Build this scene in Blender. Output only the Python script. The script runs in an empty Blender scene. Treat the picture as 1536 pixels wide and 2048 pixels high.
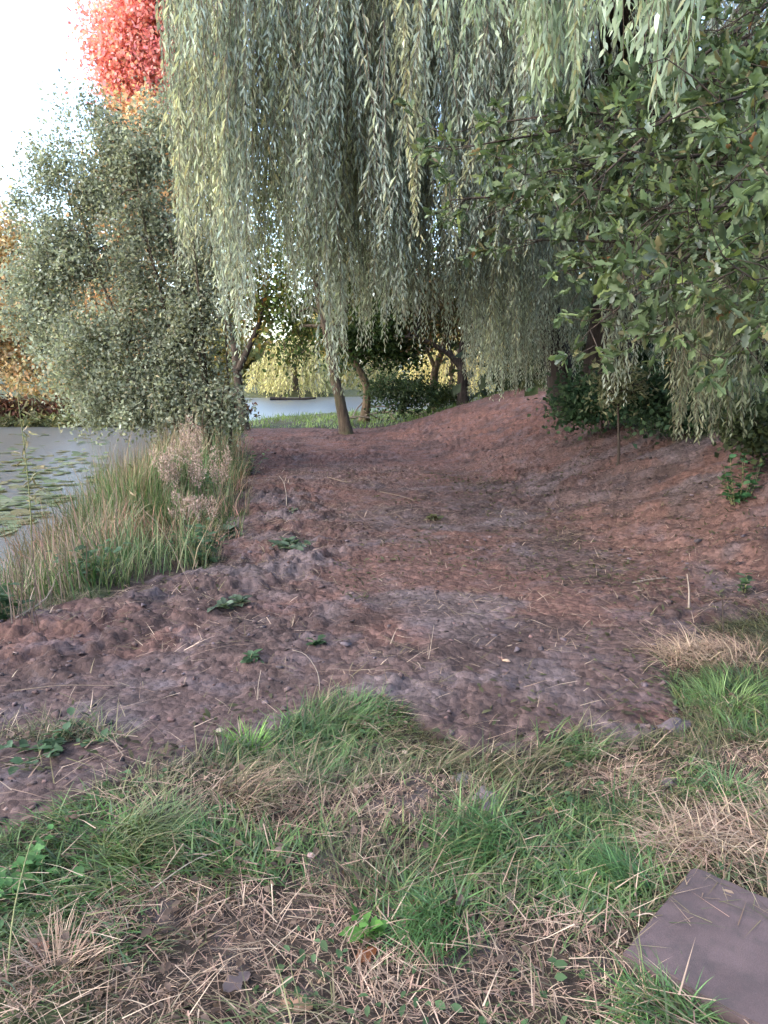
import bpy, math, random
import numpy as np
from math import radians, sin, cos, pi

# ------------------------------------------------------------------ camera, sky, sun, exposure
scene = bpy.context.scene
C = scene.collection
CAM_H, PITCH, VFOV = 1.6, 10.4, 67.0
cam_d = bpy.data.cameras.new('camera')
cam_d.sensor_fit = 'VERTICAL'
cam_d.angle = radians(VFOV)
cam_d.clip_start = 0.05
cam_d.clip_end = 2000
cam = bpy.data.objects.new('camera', cam_d)
cam.location = (0, 0, CAM_H)
cam.rotation_euler = (radians(90 - PITCH), 0, 0)
C.objects.link(cam)
scene.camera = cam

SUN_EL, SUN_AZ = 38.0, 246.0      # azimuth clockwise from +Y: veiled sun on the left, a little behind the camera
world = bpy.data.worlds.new('World')
scene.world = world
world.use_nodes = True
wn = world.node_tree
for n in list(wn.nodes):
    wn.nodes.remove(n)
sky = wn.nodes.new('ShaderNodeTexSky')
sky.sky_type = 'NISHITA'
sky.sun_disc = False
sky.sun_elevation = radians(SUN_EL)
sky.sun_rotation = radians(SUN_AZ)
sky.air_density = 1.0
sky.dust_density = 2.0
sky.ozone_density = 1.0
bg = wn.nodes.new('ShaderNodeBackground')
bg.inputs['Strength'].default_value = 0.15
wo = wn.nodes.new('ShaderNodeOutputWorld')
wn.links.new(sky.outputs[0], bg.inputs['Color'])
wn.links.new(bg.outputs[0], wo.inputs['Surface'])

sun_d = bpy.data.lights.new('sun', 'SUN')
sun_d.energy = 0.65
sun_d.angle = radians(100)
sun_d.color = (1.0, 0.94, 0.86)
sun = bpy.data.objects.new('sun', sun_d)
az, el = radians(SUN_AZ), radians(SUN_EL)
from mathutils import Vector
sdir = Vector((sin(az) * cos(el), cos(az) * cos(el), sin(el)))
sun.rotation_euler = sdir.to_track_quat('Z', 'Y').to_euler()
sun.location = (0, -20, 30)
C.objects.link(sun)

vs = scene.view_settings
scene.display_settings.display_device = 'sRGB'
vs.view_transform = 'Standard'
vs.look = 'None'
vs.exposure = 2.6
vs.gamma = 1.0
vs.use_curve_mapping = False
cy = scene.cycles
cy.max_bounces = 5
cy.diffuse_bounces = 4
cy.glossy_bounces = 1
cy.transmission_bounces = 3
cy.use_adaptive_sampling = True
cy.adaptive_threshold = .03
cy.transparent_max_bounces = 4
cy.caustics_reflective = False
cy.caustics_refractive = False
cy.use_denoising = True
cy.sample_clamp_indirect = 4

rng = np.random.default_rng(7)
random.seed(7)

# ------------------------------------------------------------------ noise
def _hash(ix, iy, seed):
    h = (ix.astype(np.int64) * 374761393 + iy.astype(np.int64) * 668265263 + seed * 1442695041) & 0xFFFFFFFF
    h = ((h ^ (h >> 13)) * 1274126177) & 0xFFFFFFFF
    h = h ^ (h >> 16)
    return (h & 0xFFFFFF) / float(0xFFFFFF)
def vnoise(x, y, seed=0):
    x = np.asarray(x, float); y = np.asarray(y, float)
    ix = np.floor(x); iy = np.floor(y)
    fx = x - ix; fy = y - iy
    fx = fx * fx * fx * (fx * (fx * 6 - 15) + 10); fy = fy * fy * fy * (fy * (fy * 6 - 15) + 10)
    a = _hash(ix, iy, seed); b = _hash(ix + 1, iy, seed); c = _hash(ix, iy + 1, seed); d = _hash(ix + 1, iy + 1, seed)
    return (a * (1 - fx) + b * fx) * (1 - fy) + (c * (1 - fx) + d * fx) * fy
def fbm(x, y, oct=4, seed=0, gain=0.5):
    s = 0; a = 1.0; t = 0; f = 1.0
    for o in range(oct):
        ca, sa = cos(o * 1.1 + .4), sin(o * 1.1 + .4)
        s = s + a * vnoise((x * ca - y * sa) * f + o * 17.3, (x * sa + y * ca) * f - o * 9.1, seed + o)
        t += a; a *= gain; f *= 2.03
    return s / t
def sstep(a, b, x):
    t = np.clip((np.asarray(x, float) - a) / (b - a), 0, 1)
    return t * t * (3 - 2 * t)

# ------------------------------------------------------------------ the lie of the land
POND = np.array([(-3.9, -6), (-3.9, 3), (-3.9, 7), (-4.4, 10), (-5.0, 14), (-5.8, 19), (-6.0, 24), (-5.0, 28), (-2.5, 31.5), (2, 33.5),
                 (8, 36), (13, 44), (11, 58), (0, 61), (-6, 60), (-14, 56), (-15, 46), (-13, 36), (-13, 31), (-16, 28.5),
                 (-22, 27.5), (-42, 24), (-45, 5), (-40, -10)], float)
WATER_Z = -0.45
def sdf_pond(x, y):                     # positive on land
    d2 = np.full(np.shape(x), 1e18); inside = np.zeros(np.shape(x), bool)
    n = len(POND)
    for i in range(n):
        ax, ay = POND[i]; bx, by = POND[(i + 1) % n]
        ex, ey = bx - ax, by - ay
        t = np.clip(((x - ax) * ex + (y - ay) * ey) / (ex * ex + ey * ey), 0, 1)
        d2 = np.minimum(d2, (x - ax - t * ex) ** 2 + (y - ay - t * ey) ** 2)
        if ay != by:
            c = ((ay > y) != (by > y)) & (x < ex * (y - ay) / ey + ax)
            inside ^= c
    d = np.sqrt(d2)
    return np.where(inside, -d, d)
TOE_Y = [2.0, 3.8, 4.9, 5.9, 8.5, 13.2, 18, 21, 26, 34]
TOE_X = [3.2, 2.7, 2.35, 2.05, 1.8, 1.1, 0.2, -0.7, -0.2, 1.5]
def land_h(x, y):
    x = np.asarray(x, float); y = np.asarray(y, float)
    s = x - np.interp(y, TOE_Y, TOE_X)
    L = np.interp(y, [4, 8, 12, 18, 24], [2.4, 3.1, 3.8, 5.6, 6.0])
    H = np.interp(y, [2.5, 4.2, 6.5, 9, 22, 27, 34], [0.0, 0.35, 0.98, 1.1, 1.28, 0.9, 0.2])
    bank = H * sstep(0, 1, s / L) + 0.10 * sstep(2.5, 8, s) * (H > .2)
    lo = 0.07 * (fbm(x * .7, y * .7, 3, 3) - .5)
    h = bank + lo
    h = h + 0.05 * np.exp(-(((x + .75) / .8) ** 2 + ((y - 2.65) / .35) ** 2))      # grassy swell in front
    h = h + 0.04 * np.exp(-(((x + 1.6) / .5) ** 2 + ((y - 5.1) / .3) ** 2))
    sd = sdf_pond(x, y) + 0.5 * (fbm(x * .9 + 40, y * .9, 3, 11) - .5)
    t = sstep(-0.1, 1.7, sd)
    far = sstep(150, 420, np.hypot(x, y)) * 6 * fbm(x * .012, y * .012, 2, 21)
    return h * t + (-0.62 - np.clip(-sd * .35, 0, .8)) * (1 - t) + far * t
E_Y = [1.0, 3.0, 4.7, 5.3, 6.3, 7.95, 12, 17.9, 22]
E_X = [-3.0, -2.9, -2.5, -2.0, -1.36, -1.5, -2.2, -3.3, -3.8]
F_X = [-3.2, -1.5, -.85, -.5, -.3, .05, .25, .55, .85, 1.0, 1.4, 1.52, 2.0, 2.6, 3.5]
F_Y = [2.25, 2.36, 2.84, 3.1, 3.48, 3.58, 3.15, 2.95, 3.2, 3.05, 3.35, 4.0, 4.6, 4.9, 5.0]
R_Y = [4, 5, 8, 11, 14, 19.5, 22]
R_X = [4.4, 4.3, 4.0, 3.6, 3.7, 4.3, 3.6]
def mud_mask(x, y):
    x = np.asarray(x, float); y = np.asarray(y, float)
    n1 = fbm(x * 2.2 + 5, y * 2.2, 3, 31) - .5
    n2 = fbm(x * 6 + 5, y * 6, 2, 37) - .5
    j = n1 * .45 + n2 * .15
    m = sstep(-.1, .1, x - np.interp(y, E_Y, E_X) + j)
    m = m * sstep(-.12, .25, np.interp(y, R_Y, R_X) - x + j * 1.6)
    m = m * sstep(-.07, .07, y - np.interp(x, F_X, F_Y) + j * .55)
    yend = np.interp(x, [-4, -.9, 0, 2.4, 3.6, 4.6], [21.8, 21.8, 21.4, 23, 22.5, 20])
    m = m * (1 - .95 * sstep(.35, .8, np.exp(-(((x + 1.45) / .5) ** 2 + ((y - 3.05 + .1 * x) / .085) ** 2)) + j))
    return m * sstep(-.2, .3, yend - y + j)
PATH_Y = [2.5, 5, 8, 12, 16, 21]
PATH_X = [.35, .4, .15, -.45, -1.1, -1.9]
def fine_h(x, y, m):
    d = np.hypot(x, y)
    near = 1 - sstep(14, 30, d)
    lump = fbm(x * 3.1, y * 3.1, 4, 51) - .5
    bil = np.abs(fbm(x * 7, y * 7, 3, 57) - .5) * 2
    clod = sstep(.52, .8, fbm(x * 9 + 3, y * 9, 3, 61))
    u = x - np.interp(y, PATH_Y, PATH_X)
    band = np.exp(-((np.abs(u) - .55) / .27) ** 4)
    rib = (np.abs(((y + .10 * u + .06 * fbm(x * 2, y * 2, 2, 71)) / .135) % 1 - .5) * 2)
    rib = sstep(.25, .75, rib) * sstep(.30, .55, fbm(x * 1.3, y * 1.3, 2, 77))
    s = x - np.interp(y, TOE_Y, TOE_X)
    bank = sstep(.0, .5, s)
    p = x * .80 - y * .60 ; q = x * .60 + y * .80       # bucket scrapes run down the bank
    scr = .7 * (fbm(q * 7, p * .7, 3, 81) - .5) + .15 * sstep(.5, .54, fbm(q * 4 + 5, p * .6, 3, 83))
    crumb = fbm(x * 15, y * 15, 3, 65, .75) - .5; ridge = 1 - np.abs(fbm(x * 5 + 2, y * 5, 3, 67) - .5) * 4
    flat = .45 + .75 * sstep(.4, .62, fbm(x * .8 + 2, y * .8, 2, 69))
    sp = np.exp(-((x - np.interp(y, E_Y, E_X) - .6) / .55) ** 4) * sstep(3.0, 4.6, y) * (1 - .6 * sstep(8, 12, y))
    fl1 = sstep(.46, .50, fbm(x * 9 + 31, y * 9, 4, 103, .6)); fl2 = sstep(.50, .535, fbm(x * 14 + 11, y * 14, 3, 107, .6)); fl3 = sstep(.53, .56, fbm(x * 5 + 1, y * 5, 4, 109, .6))
    spd = sstep(.5, .62, fbm(x * 4 + 1, y * 4, 3, 73)) * bank
    mud = sp * (.06 * sstep(.45, .6, fbm(x * 6 + 8, y * 6, 3, 93)) + .05 * crumb) + .02 * spd + flat * (1 - .45 * bank) * (.034 * crumb + .022 * lump + .013 * fl1 + .012 * fl2 + .008 * fl3) + .034 * band * rib * (1 - bank) - .015 * band * (1 - bank) + .24 * bank * scr + .02 * bank * sstep(.55,.62,fbm(x*3,y*3,3,85))
    soft = .03 * crumb + .05 * lump + .02 * (bil - .35)
    return near * (mud * m + soft * (1 - m))
def ground_h(x, y):
    x = np.asarray(x, float); y = np.asarray(y, float)
    return land_h(x, y) + fine_h(x, y, mud_mask(x, y))

# from the photograph (1536 x 2048) to a place: P at forward distance Y, G on the ground
_F = 1024 / math.tan(radians(VFOV / 2))
_ct, _st = cos(radians(PITCH)), sin(radians(PITCH))
def ray(px, py):
    u = (px - 768) / _F; v = (1024 - py) / _F
    return np.array([u, _ct + v * _st, -_st + v * _ct])
def P(px, py, Y):
    d = ray(px, py); return np.array([0, 0, CAM_H]) + d * (Y / d[1])
_TS = .5 * 1.03 ** np.arange(175)
def G(px, py):
    d = ray(px, py); o = np.array([0, 0, CAM_H]); ts = _TS
    for _ in range(3):
        q = o + d * ts[:, None]
        hit = np.nonzero(q[:, 2] < ground_h(q[:, 0], q[:, 1]))[0]
        k = int(hit[0]) if len(hit) else len(ts) - 1
        ts = np.linspace(ts[max(k - 1, 0)], ts[k], 12)
    return o + d * ts[-1]
def ppm(Y): return Y / _F * 1.0          # metres per photo pixel at distance Y

# ------------------------------------------------------------------ mesh helpers
def link(o, parent=None):
    C.objects.link(o)
    if parent is not None: o.parent = parent
    return o
def mesh_obj(name, V, F, mat, parent=None, col=None, smooth=False):
    V = np.asarray(V, np.float32).reshape(-1, 3); F = np.asarray(F, np.int32)
    k = F.shape[1]
    me = bpy.data.meshes.new(name)
    me.vertices.add(len(V)); me.vertices.foreach_set('co', V.ravel())
    me.loops.add(F.size); me.loops.foreach_set('vertex_index', F.ravel())
    me.polygons.add(len(F)); me.polygons.foreach_set('loop_start', np.arange(0, F.size, k, dtype=np.int32))
    if smooth: me.polygons.foreach_set('use_smooth', np.ones(len(F), bool))
    me.update(calc_edges=True)
    if col is not None:
        col = np.asarray(col, np.float32)
        if col.shape[1] == 3: col = np.concatenate([col, np.ones((len(col), 1), np.float32)], 1)
        a = me.color_attributes.new('col', 'FLOAT_COLOR', 'POINT')
        a.data.foreach_set('color', col.ravel())
    if mat is not None: me.materials.append(mat)
    return link(bpy.data.objects.new(name, me), parent)
class MB:                                   # collects triangles for ONE mesh
    def __init__(s): s.v = []; s.f = []; s.c = []; s.n = 0
    def add(s, V, F, col=None):
        V = np.asarray(V, float).reshape(-1, 3); F = np.asarray(F, int)
        if F.shape[1] == 4: F = np.concatenate([F[:, [0, 1, 2]], F[:, [0, 2, 3]]])
        s.v.append(V); s.f.append(F + s.n); s.n += len(V)
        if col is None: col = (1, 1, 1)
        col = np.asarray(col, float)
        if col.ndim == 1: col = np.tile(col[:3], (len(V), 1))
        s.c.append(col[:, :3])
        return s
    def build(s, name, mat, parent=None, smooth=False):
        return mesh_obj(name, np.concatenate(s.v), np.concatenate(s.f), mat, parent, np.concatenate(s.c), smooth)
def tag(o, label=None, cat=None, group=None, kind=None):
    if label: o['label'] = label
    if cat: o['category'] = cat
    if group: o['group'] = group
    if kind: o['kind'] = kind
    return o
def empty(name, loc, label=None, cat=None, group=None):
    o = bpy.data.objects.new(name, None); o.location = loc; o.empty_display_size = .2
    C.objects.link(o)
    return tag(o, label, cat, group)
def norm(v): return v / np.maximum(np.linalg.norm(v, axis=-1, keepdims=True), 1e-9)
def catmull(pts, n):
    pts = np.asarray(pts, float); k = len(pts)
    if k == 2: return pts[0] + (pts[1] - pts[0]) * np.linspace(0, 1, n)[:, None]
    e = np.concatenate([[2 * pts[0] - pts[1]], pts, [2 * pts[-1] - pts[-2]]])
    out = []
    for t in np.linspace(0, k - 1, n):
        i = min(int(t), k - 2); f = t - i
        a, b, c, d = e[i], e[i + 1], e[i + 2], e[i + 3]
        out.append(.5 * ((2 * b) + (c - a) * f + (2 * a - 5 * b + 4 * c - d) * f * f + (3 * b - a - 3 * c + d) * f ** 3))
    return np.array(out)
def tube(pts, rad, n=8, rough=0.0, seed=0):
    pts = np.asarray(pts, float); m = len(pts)
    rad = np.broadcast_to(np.asarray(rad, float), (m,))
    T = norm(np.gradient(pts, axis=0))
    ref = np.array([0.31, .91, .1]) if abs(T[0, 2]) > .5 else np.array([0, 0, 1.])
    A = norm(np.cross(T, ref)); B = np.cross(T, A)
    th = np.linspace(0, 2 * pi, n, endpoint=False)
    r = rad[:, None] * np.ones((1, n))
    if rough:
        ii = np.arange(m)[:, None] * np.ones((1, n)); jj = np.arange(n)[None] * np.ones((m, 1))
        r = r * (1 + rough * 2 * (vnoise(ii * .7 + seed, jj * 1.3, seed) - .5))
    V = pts[:, None] + r[..., None] * (np.cos(th)[None, :, None] * A[:, None] + np.sin(th)[None, :, None] * B[:, None])
    i = np.arange(m - 1)[:, None] * n; j = np.arange(n)[None]; j2 = (j + 1) % n
    F = np.stack([i + j, i + j2, i + n + j2, i + n + j], -1).reshape(-1, 4)
    V = V.reshape(-1, 3)
    if n <= 3: return V, F
    # closed tip
    V = np.concatenate([V, pts[-1:]]); tip = len(V) - 1; b = (m - 1) * n
    cap = np.array([[b + a, b + (a + 1) % n, tip, tip] for a in range(n)])
    return V, np.concatenate([F, cap])
def tube_tri(pts, rad, n=8, rough=0, seed=0):
    V, F = tube(pts, rad, n, rough, seed)
    F = np.concatenate([F[:, [0, 1, 2]], F[:, [0, 2, 3]]])
    return V, F[(F[:, 1] != F[:, 2]) & (F[:, 0] != F[:, 2])]

T_DIAMOND = (np.array([(0, 0, 0), (-.5, .5, .12), (0, 1, -.05), (.5, .5, .12)]), np.array([(0, 3, 2), (0, 2, 1)]))
T_OVAL = (np.array([(0, 0, 0), (-.42, .3, .10), (-.40, .68, .06), (0, 1, -.1), (.40, .68, .06), (.42, .3, .10), (0, .5, 0)]),
          np.array([(6, 0, 5), (6, 5, 4), (6, 4, 3), (6, 3, 2), (6, 2, 1), (6, 1, 0)]))
T_LANCE = (np.array([(0, 0, 0), (-.5, .33, .05), (.5, .33, .05), (-.36, .7, -.04), (.36, .7, -.04), (0, 1, -.16)]),
           np.array([(0, 2, 1), (1, 2, 4), (1, 4, 3), (3, 4, 5)]))
def _oak():
    st = [(0, .04), (.28, .2), (.38, .1), (.62, .31), (.74, .19), (.93, .15), (1, .02)]
    V = []; F = []
    for y, w in st: V += [(-w, y, .05 + .1 * w), (0, y - .02, -.10 * (y - .4) ** 2), (w, y, .05 + .1 * w)]
    for i in range(len(st) - 1):
        a = 3 * i; b = a + 3
        F += [(a, a + 1, b + 1), (a, b + 1, b), (a + 1, a + 2, b + 2), (a + 1, b + 2, b + 1)]
    return np.array(V), np.array(F)
T_OAK = _oak()
def leaves(mb, pos, ax, nr, ln, wd, col, tmpl):
    """leaf-shaped faces: pos (N,3) stalk end, ax the way it points, nr rough normal"""
    T, TF = tmpl; N = len(pos); K = len(T)
    ax = norm(ax); sd = norm(np.cross(ax, nr)); nn = np.cross(sd, ax)
    ln = np.broadcast_to(np.asarray(ln, float), (N,)); wd = np.broadcast_to(np.asarray(wd, float), (N,))
    V = (pos[:, None] + T[None, :, 0, None] * (sd * wd[:, None])[:, None] + T[None, :, 1, None] * (ax * ln[:, None])[:, None]
         + T[None, :, 2, None] * (nn * ln[:, None])[:, None])
    F = (np.arange(N)[:, None, None] * K + TF[None]).reshape(-1, 3)
    mb.add(V.reshape(-1, 3), F, np.repeat(col, K, 0))
def pal(n, entries, jit=.18):
    w = np.array([e[1] for e in entries], float); c = np.array([e[0] for e in entries], float)
    a = rng.choice(len(c), n, p=w / w.sum()); b = rng.choice(len(c), n, p=w / w.sum())
    t = rng.random(n)[:, None] * .5
    o = c[a] * (1 - t) + c[b] * t
    return np.clip(o * (1 + jit * rng.standard_normal(n))[:, None], .004, .95)
def blades(mb, base, head, ln, wd, a0, a1, col, S=3, tipcol=None):
    """curved tapering strips: base (N,3), head angle, tilt from vertical a0 at the root to a1 at the tip"""
    N = len(base); ln = np.broadcast_to(np.asarray(ln, float), (N,)); wd = np.broadcast_to(np.asarray(wd, float), (N,))
    a0 = np.broadcast_to(np.asarray(a0, float), (N,)); a1 = np.broadcast_to(np.asarray(a1, float), (N,))
    hx, hy = np.cos(head), np.sin(head)
    tw = head + pi / 2 + rng.normal(0, .5, N)
    side = np.stack([np.cos(tw), np.sin(tw), np.zeros(N)], 1)
    p = base.copy(); st = [p]
    for i in range(S):
        a = a0 + (a1 - a0) * ((i + .5) / S)
        p = p + (ln / S)[:, None] * np.stack([hx * np.sin(a), hy * np.sin(a), np.cos(a)], 1)
        st.append(p)
    Vs = []
    for i in range(S):
        w = wd * (.5 * (1 - (i / S) ** 1.6))
        Vs += [st[i] - side * w[:, None], st[i] + side * w[:, None]]
    Vs.append(st[S])
    V = np.stack(Vs, 1); K = 2 * S + 1
    T = []
    for i in range(S - 1): T += [(2 * i, 2 * i + 1, 2 * i + 3), (2 * i, 2 * i + 3, 2 * i + 2)]
    T.append((2 * S - 2, 2 * S - 1, 2 * S))
    F = (np.arange(N)[:, None, None] * K + np.array(T)[None]).reshape(-1, 3)
    cc = np.repeat(col[:, None, :], K, 1)
    mb.add(V.reshape(-1, 3), F, cc.reshape(-1, 3))

# ------------------------------------------------------------------ materials
def new_mat(name):
    m = bpy.data.materials.new(name); m.use_nodes = True
    nt = m.node_tree
    for n in list(nt.nodes): nt.nodes.remove(n)
    out = nt.nodes.new('ShaderNodeOutputMaterial')
    return m, nt, out
def nd(nt, t, **kw):
    n = nt.nodes.new(t)
    for k, v in kw.items(): setattr(n, k, v)
    return n
def mixc(nt, fac, a, b, mode='MIX'):
    n = nd(nt, 'ShaderNodeMix', data_type='RGBA', blend_type=mode)
    for s, v in ((0, fac), (6, a), (7, b)):
        if hasattr(v, 'is_output'): nt.links.new(v, n.inputs[s])
        else: n.inputs[s].default_value = v if s == 0 else (*v[:3], 1)
    return n.outputs[2]
def noise_tex(nt, scale, detail=4, rough=.6, coord=None, dist=0):
    n = nd(nt, 'ShaderNodeTexNoise'); n.inputs['Scale'].default_value = scale; n.inputs['Detail'].default_value = detail
    n.inputs['Roughness'].default_value = rough; n.inputs['Distortion'].default_value = dist
    if coord is not None: nt.links.new(coord, n.inputs['Vector'])
    return n.outputs[0]
def ramp(nt, fac, stops):
    r = nd(nt, 'ShaderNodeValToRGB'); nt.links.new(fac, r.inputs[0])
    while len(r.color_ramp.elements) < len(stops): r.color_ramp.elements.new(.5)
    for e, (p, c) in zip(r.color_ramp.elements, stops):
        e.position = p; e.color = (c, c, c, 1) if isinstance(c, (int, float)) else (*c, 1)
    return r.outputs[0]
def leaf_mat(name, trans=.35, rough=.5, spec=.3):
    m, nt, out = new_mat(name)
    at = nd(nt, 'ShaderNodeAttribute', attribute_name='col')
    geo = nd(nt, 'ShaderNodeNewGeometry')
    nz = ramp(nt, noise_tex(nt, 9, 2, .5, geo.outputs['Position']), [(.3, .78), (.7, 1.18)])
    c = mixc(nt, 1.0, at.outputs['Color'], nz, 'MULTIPLY')
    p = nd(nt, 'ShaderNodeBsdfPrincipled'); p.inputs['Roughness'].default_value = rough
    p.inputs['Specular IOR Level'].default_value = spec
    nt.links.new(c, p.inputs['Base Color'])
    t = nd(nt, 'ShaderNodeBsdfTranslucent')
    tc = mixc(nt, 1.0, c, (1.1, 1.12, .82), 'MULTIPLY'); nt.links.new(tc, t.inputs['Color'])
    mx = nd(nt, 'ShaderNodeMixShader'); mx.inputs[0].default_value = trans
    nt.links.new(p.outputs[0], mx.inputs[1]); nt.links.new(t.outputs[0], mx.inputs[2])
    nt.links.new(mx.outputs[0], out.inputs['Surface'])
    return m
def bark_mat(name, c1, c2, scale=14, moss=None):
    m, nt, out = new_mat(name)
    tc = nd(nt, 'ShaderNodeTexCoord'); mp = nd(nt, 'ShaderNodeMapping'); mp.inputs['Scale'].default_value = (1, 1, .22)
    nt.links.new(tc.outputs['Object'], mp.inputs['Vector'])
    n1 = noise_tex(nt, scale, 6, .7, mp.outputs[0], .6)
    col = mixc(nt, ramp(nt, n1, [(.35, 0.0), (.65, 1.0)]), c1, c2)
    if moss:
        n2 = noise_tex(nt, 2.2, 3, .6, tc.outputs['Object'])
        col = mixc(nt, ramp(nt, n2, [(.48, 0.0), (.68, .8)]), col, moss)
    p = nd(nt, 'ShaderNodeBsdfPrincipled'); p.inputs['Roughness'].default_value = .9; p.inputs['Specular IOR Level'].default_value = .15
    nt.links.new(col, p.inputs['Base Color'])
    b = nd(nt, 'ShaderNodeBump'); b.inputs['Strength'].default_value = .9; b.inputs['Distance'].default_value = .03
    nt.links.new(n1, b.inputs['Height']); nt.links.new(b.outputs[0], p.inputs['Normal'])
    nt.links.new(p.outputs[0], out.inputs['Surface'])
    return m
def ground_mat():
    m, nt, out = new_mat('churned_soil')
    at = nd(nt, 'ShaderNodeAttribute', attribute_name='col')
    geo = nd(nt, 'ShaderNodeNewGeometry'); pos = geo.outputs['Position']
    n1 = noise_tex(nt, 3.0, 6, .65, pos, .3); n2 = noise_tex(nt, 22, 5, .7, pos)
    wob = nd(nt, 'ShaderNodeTexNoise'); wob.inputs['Scale'].default_value = 14; wob.inputs['Detail'].default_value = 4; nt.links.new(pos, wob.inputs['Vector'])
    wm = nd(nt, 'ShaderNodeVectorMath', operation='MULTIPLY_ADD'); nt.links.new(wob.outputs['Color'], wm.inputs[0]); wm.inputs[1].default_value = (.05, .05, .05); nt.links.new(pos, wm.inputs[2])
    vo = nd(nt, 'ShaderNodeTexVoronoi'); vo.inputs['Scale'].default_value = 26; nt.links.new(wm.outputs[0], vo.inputs['Vector'])
    vr = nd(nt, 'ShaderNodeSeparateColor'); nt.links.new(vo.outputs['Color'], vr.inputs[0]); n3 = vr.outputs[0]
    vd = nd(nt, 'ShaderNodeMath', operation='SUBTRACT'); vd.inputs[0].default_value = .8; nt.links.new(vo.outputs['Distance'], vd.inputs[1])
    c = mixc(nt, 1.0, at.outputs['Color'], ramp(nt, n2, [(.3, .62), (.7, 1.32)]), 'MULTIPLY')
    c = mixc(nt, 1.0, c, ramp(nt, n3, [(.0, .70), (.8, 1.15), (1.0, 1.5)]), 'MULTIPLY')
    c = mixc(nt, ramp(nt, n1, [(.52, 0.0), (.70, .45)]), c, (.105, .088, .098))       # greyer clay
    p = nd(nt, 'ShaderNodeBsdfPrincipled'); p.inputs['Specular IOR Level'].default_value = .14
    nt.links.new(c, p.inputs['Base Color'])
    nt.links.new(ramp(nt, n1, [(.35, .92), (.7, .65)]), p.inputs['Roughness'])
    ad = nd(nt, 'ShaderNodeMath', operation='ADD'); nt.links.new(n2, ad.inputs[0])
    ml = nd(nt, 'ShaderNodeMath', operation='MULTIPLY'); nt.links.new(vd.outputs[0], ml.inputs[0]); ml.inputs[1].default_value = .9
    nt.links.new(ml.outputs[0], ad.inputs[1])
    b = nd(nt, 'ShaderNodeBump'); b.inputs['Strength'].default_value = .5; b.inputs['Distance'].default_value = .025
    nt.links.new(ad.outputs[0], b.inputs['Height']); nt.links.new(b.outputs[0], p.inputs['Normal'])
    nt.links.new(p.outputs[0], out.inputs['Surface'])
    return m
def plain_mat(name, col, col2, scale=20, rough=.8, bump=.3, dist=.01, attr=False, spec=.3):
    m, nt, out = new_mat(name)
    tc = nd(nt, 'ShaderNodeTexCoord')
    n1 = noise_tex(nt, scale, 6, .65, tc.outputs['Object'])
    c = mixc(nt, ramp(nt, n1, [(.3, 0.0), (.7, 1.0)]), col, col2)
    if attr:
        at = nd(nt, 'ShaderNodeAttribute', attribute_name='col'); c = mixc(nt, 1.0, c, at.outputs['Color'], 'MULTIPLY')
    p = nd(nt, 'ShaderNodeBsdfPrincipled'); p.inputs['Roughness'].default_value = rough; p.inputs['Specular IOR Level'].default_value = spec
    nt.links.new(c, p.inputs['Base Color'])
    b = nd(nt, 'ShaderNodeBump'); b.inputs['Strength'].default_value = bump; b.inputs['Distance'].default_value = dist
    nt.links.new(n1, b.inputs['Height']); nt.links.new(b.outputs[0], p.inputs['Normal'])
    nt.links.new(p.outputs[0], out.inputs['Surface'])
    return m
def water_mat():
    m, nt, out = new_mat('pond_water')
    geo = nd(nt, 'ShaderNodeNewGeometry')
    n1 = noise_tex(nt, 5, 4, .6, geo.outputs['Position'])
    p = nd(nt, 'ShaderNodeBsdfPrincipled'); p.inputs['Base Color'].default_value = (.075, .078, .075, 1)
    p.inputs['Roughness'].default_value = .3; p.inputs['IOR'].default_value = 1.33
    b = nd(nt, 'ShaderNodeBump'); b.inputs['Strength'].default_value = .35; b.inputs['Distance'].default_value = .04
    nt.links.new(n1, b.inputs['Height']); nt.links.new(b.outputs[0], p.inputs['Normal'])
    nt.links.new(p.outputs[0], out.inputs['Surface'])
    return m
M_WILLOW = leaf_mat('willow_leaf', .46, .6, .2)
M_OAK = leaf_mat('oak_leaf', .36, .55, .2)
M_LEAF = leaf_mat('broad_leaf', .44, .6, .2)
M_FAR = leaf_mat('autumn_leaf', .40, .6, .2)
M_GRASS = leaf_mat('grass_blade', .25, .5, .3)
M_STRAW = leaf_mat('straw', .12, .7, .2)
M_BARK = bark_mat('willow_bark', (.022, .017, .014), (.075, .058, .045))
M_BARK_GREEN = bark_mat('mossy_bark', (.026, .02, .015), (.085, .064, .046), 16, (.05, .052, .026))
M_BARK_DARK = bark_mat('dark_bark', (.012, .010, .009), (.045, .035, .03))
M_BARK_PALE = bark_mat('pale_bark', (.05, .038, .025), (.14, .105, .07))
M_TWIG = plain_mat('dry_twig', (.07, .05, .038), (.17, .125, .09), 40, .8, .4)
M_PALE_TWIG = plain_mat('peeled_twig', (.14, .105, .08), (.32, .26, .21), 40, .8, .3)
M_STEM = plain_mat('green_stem', (.09, .11, .04), (.17, .16, .07), 30, .7, .2)

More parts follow.
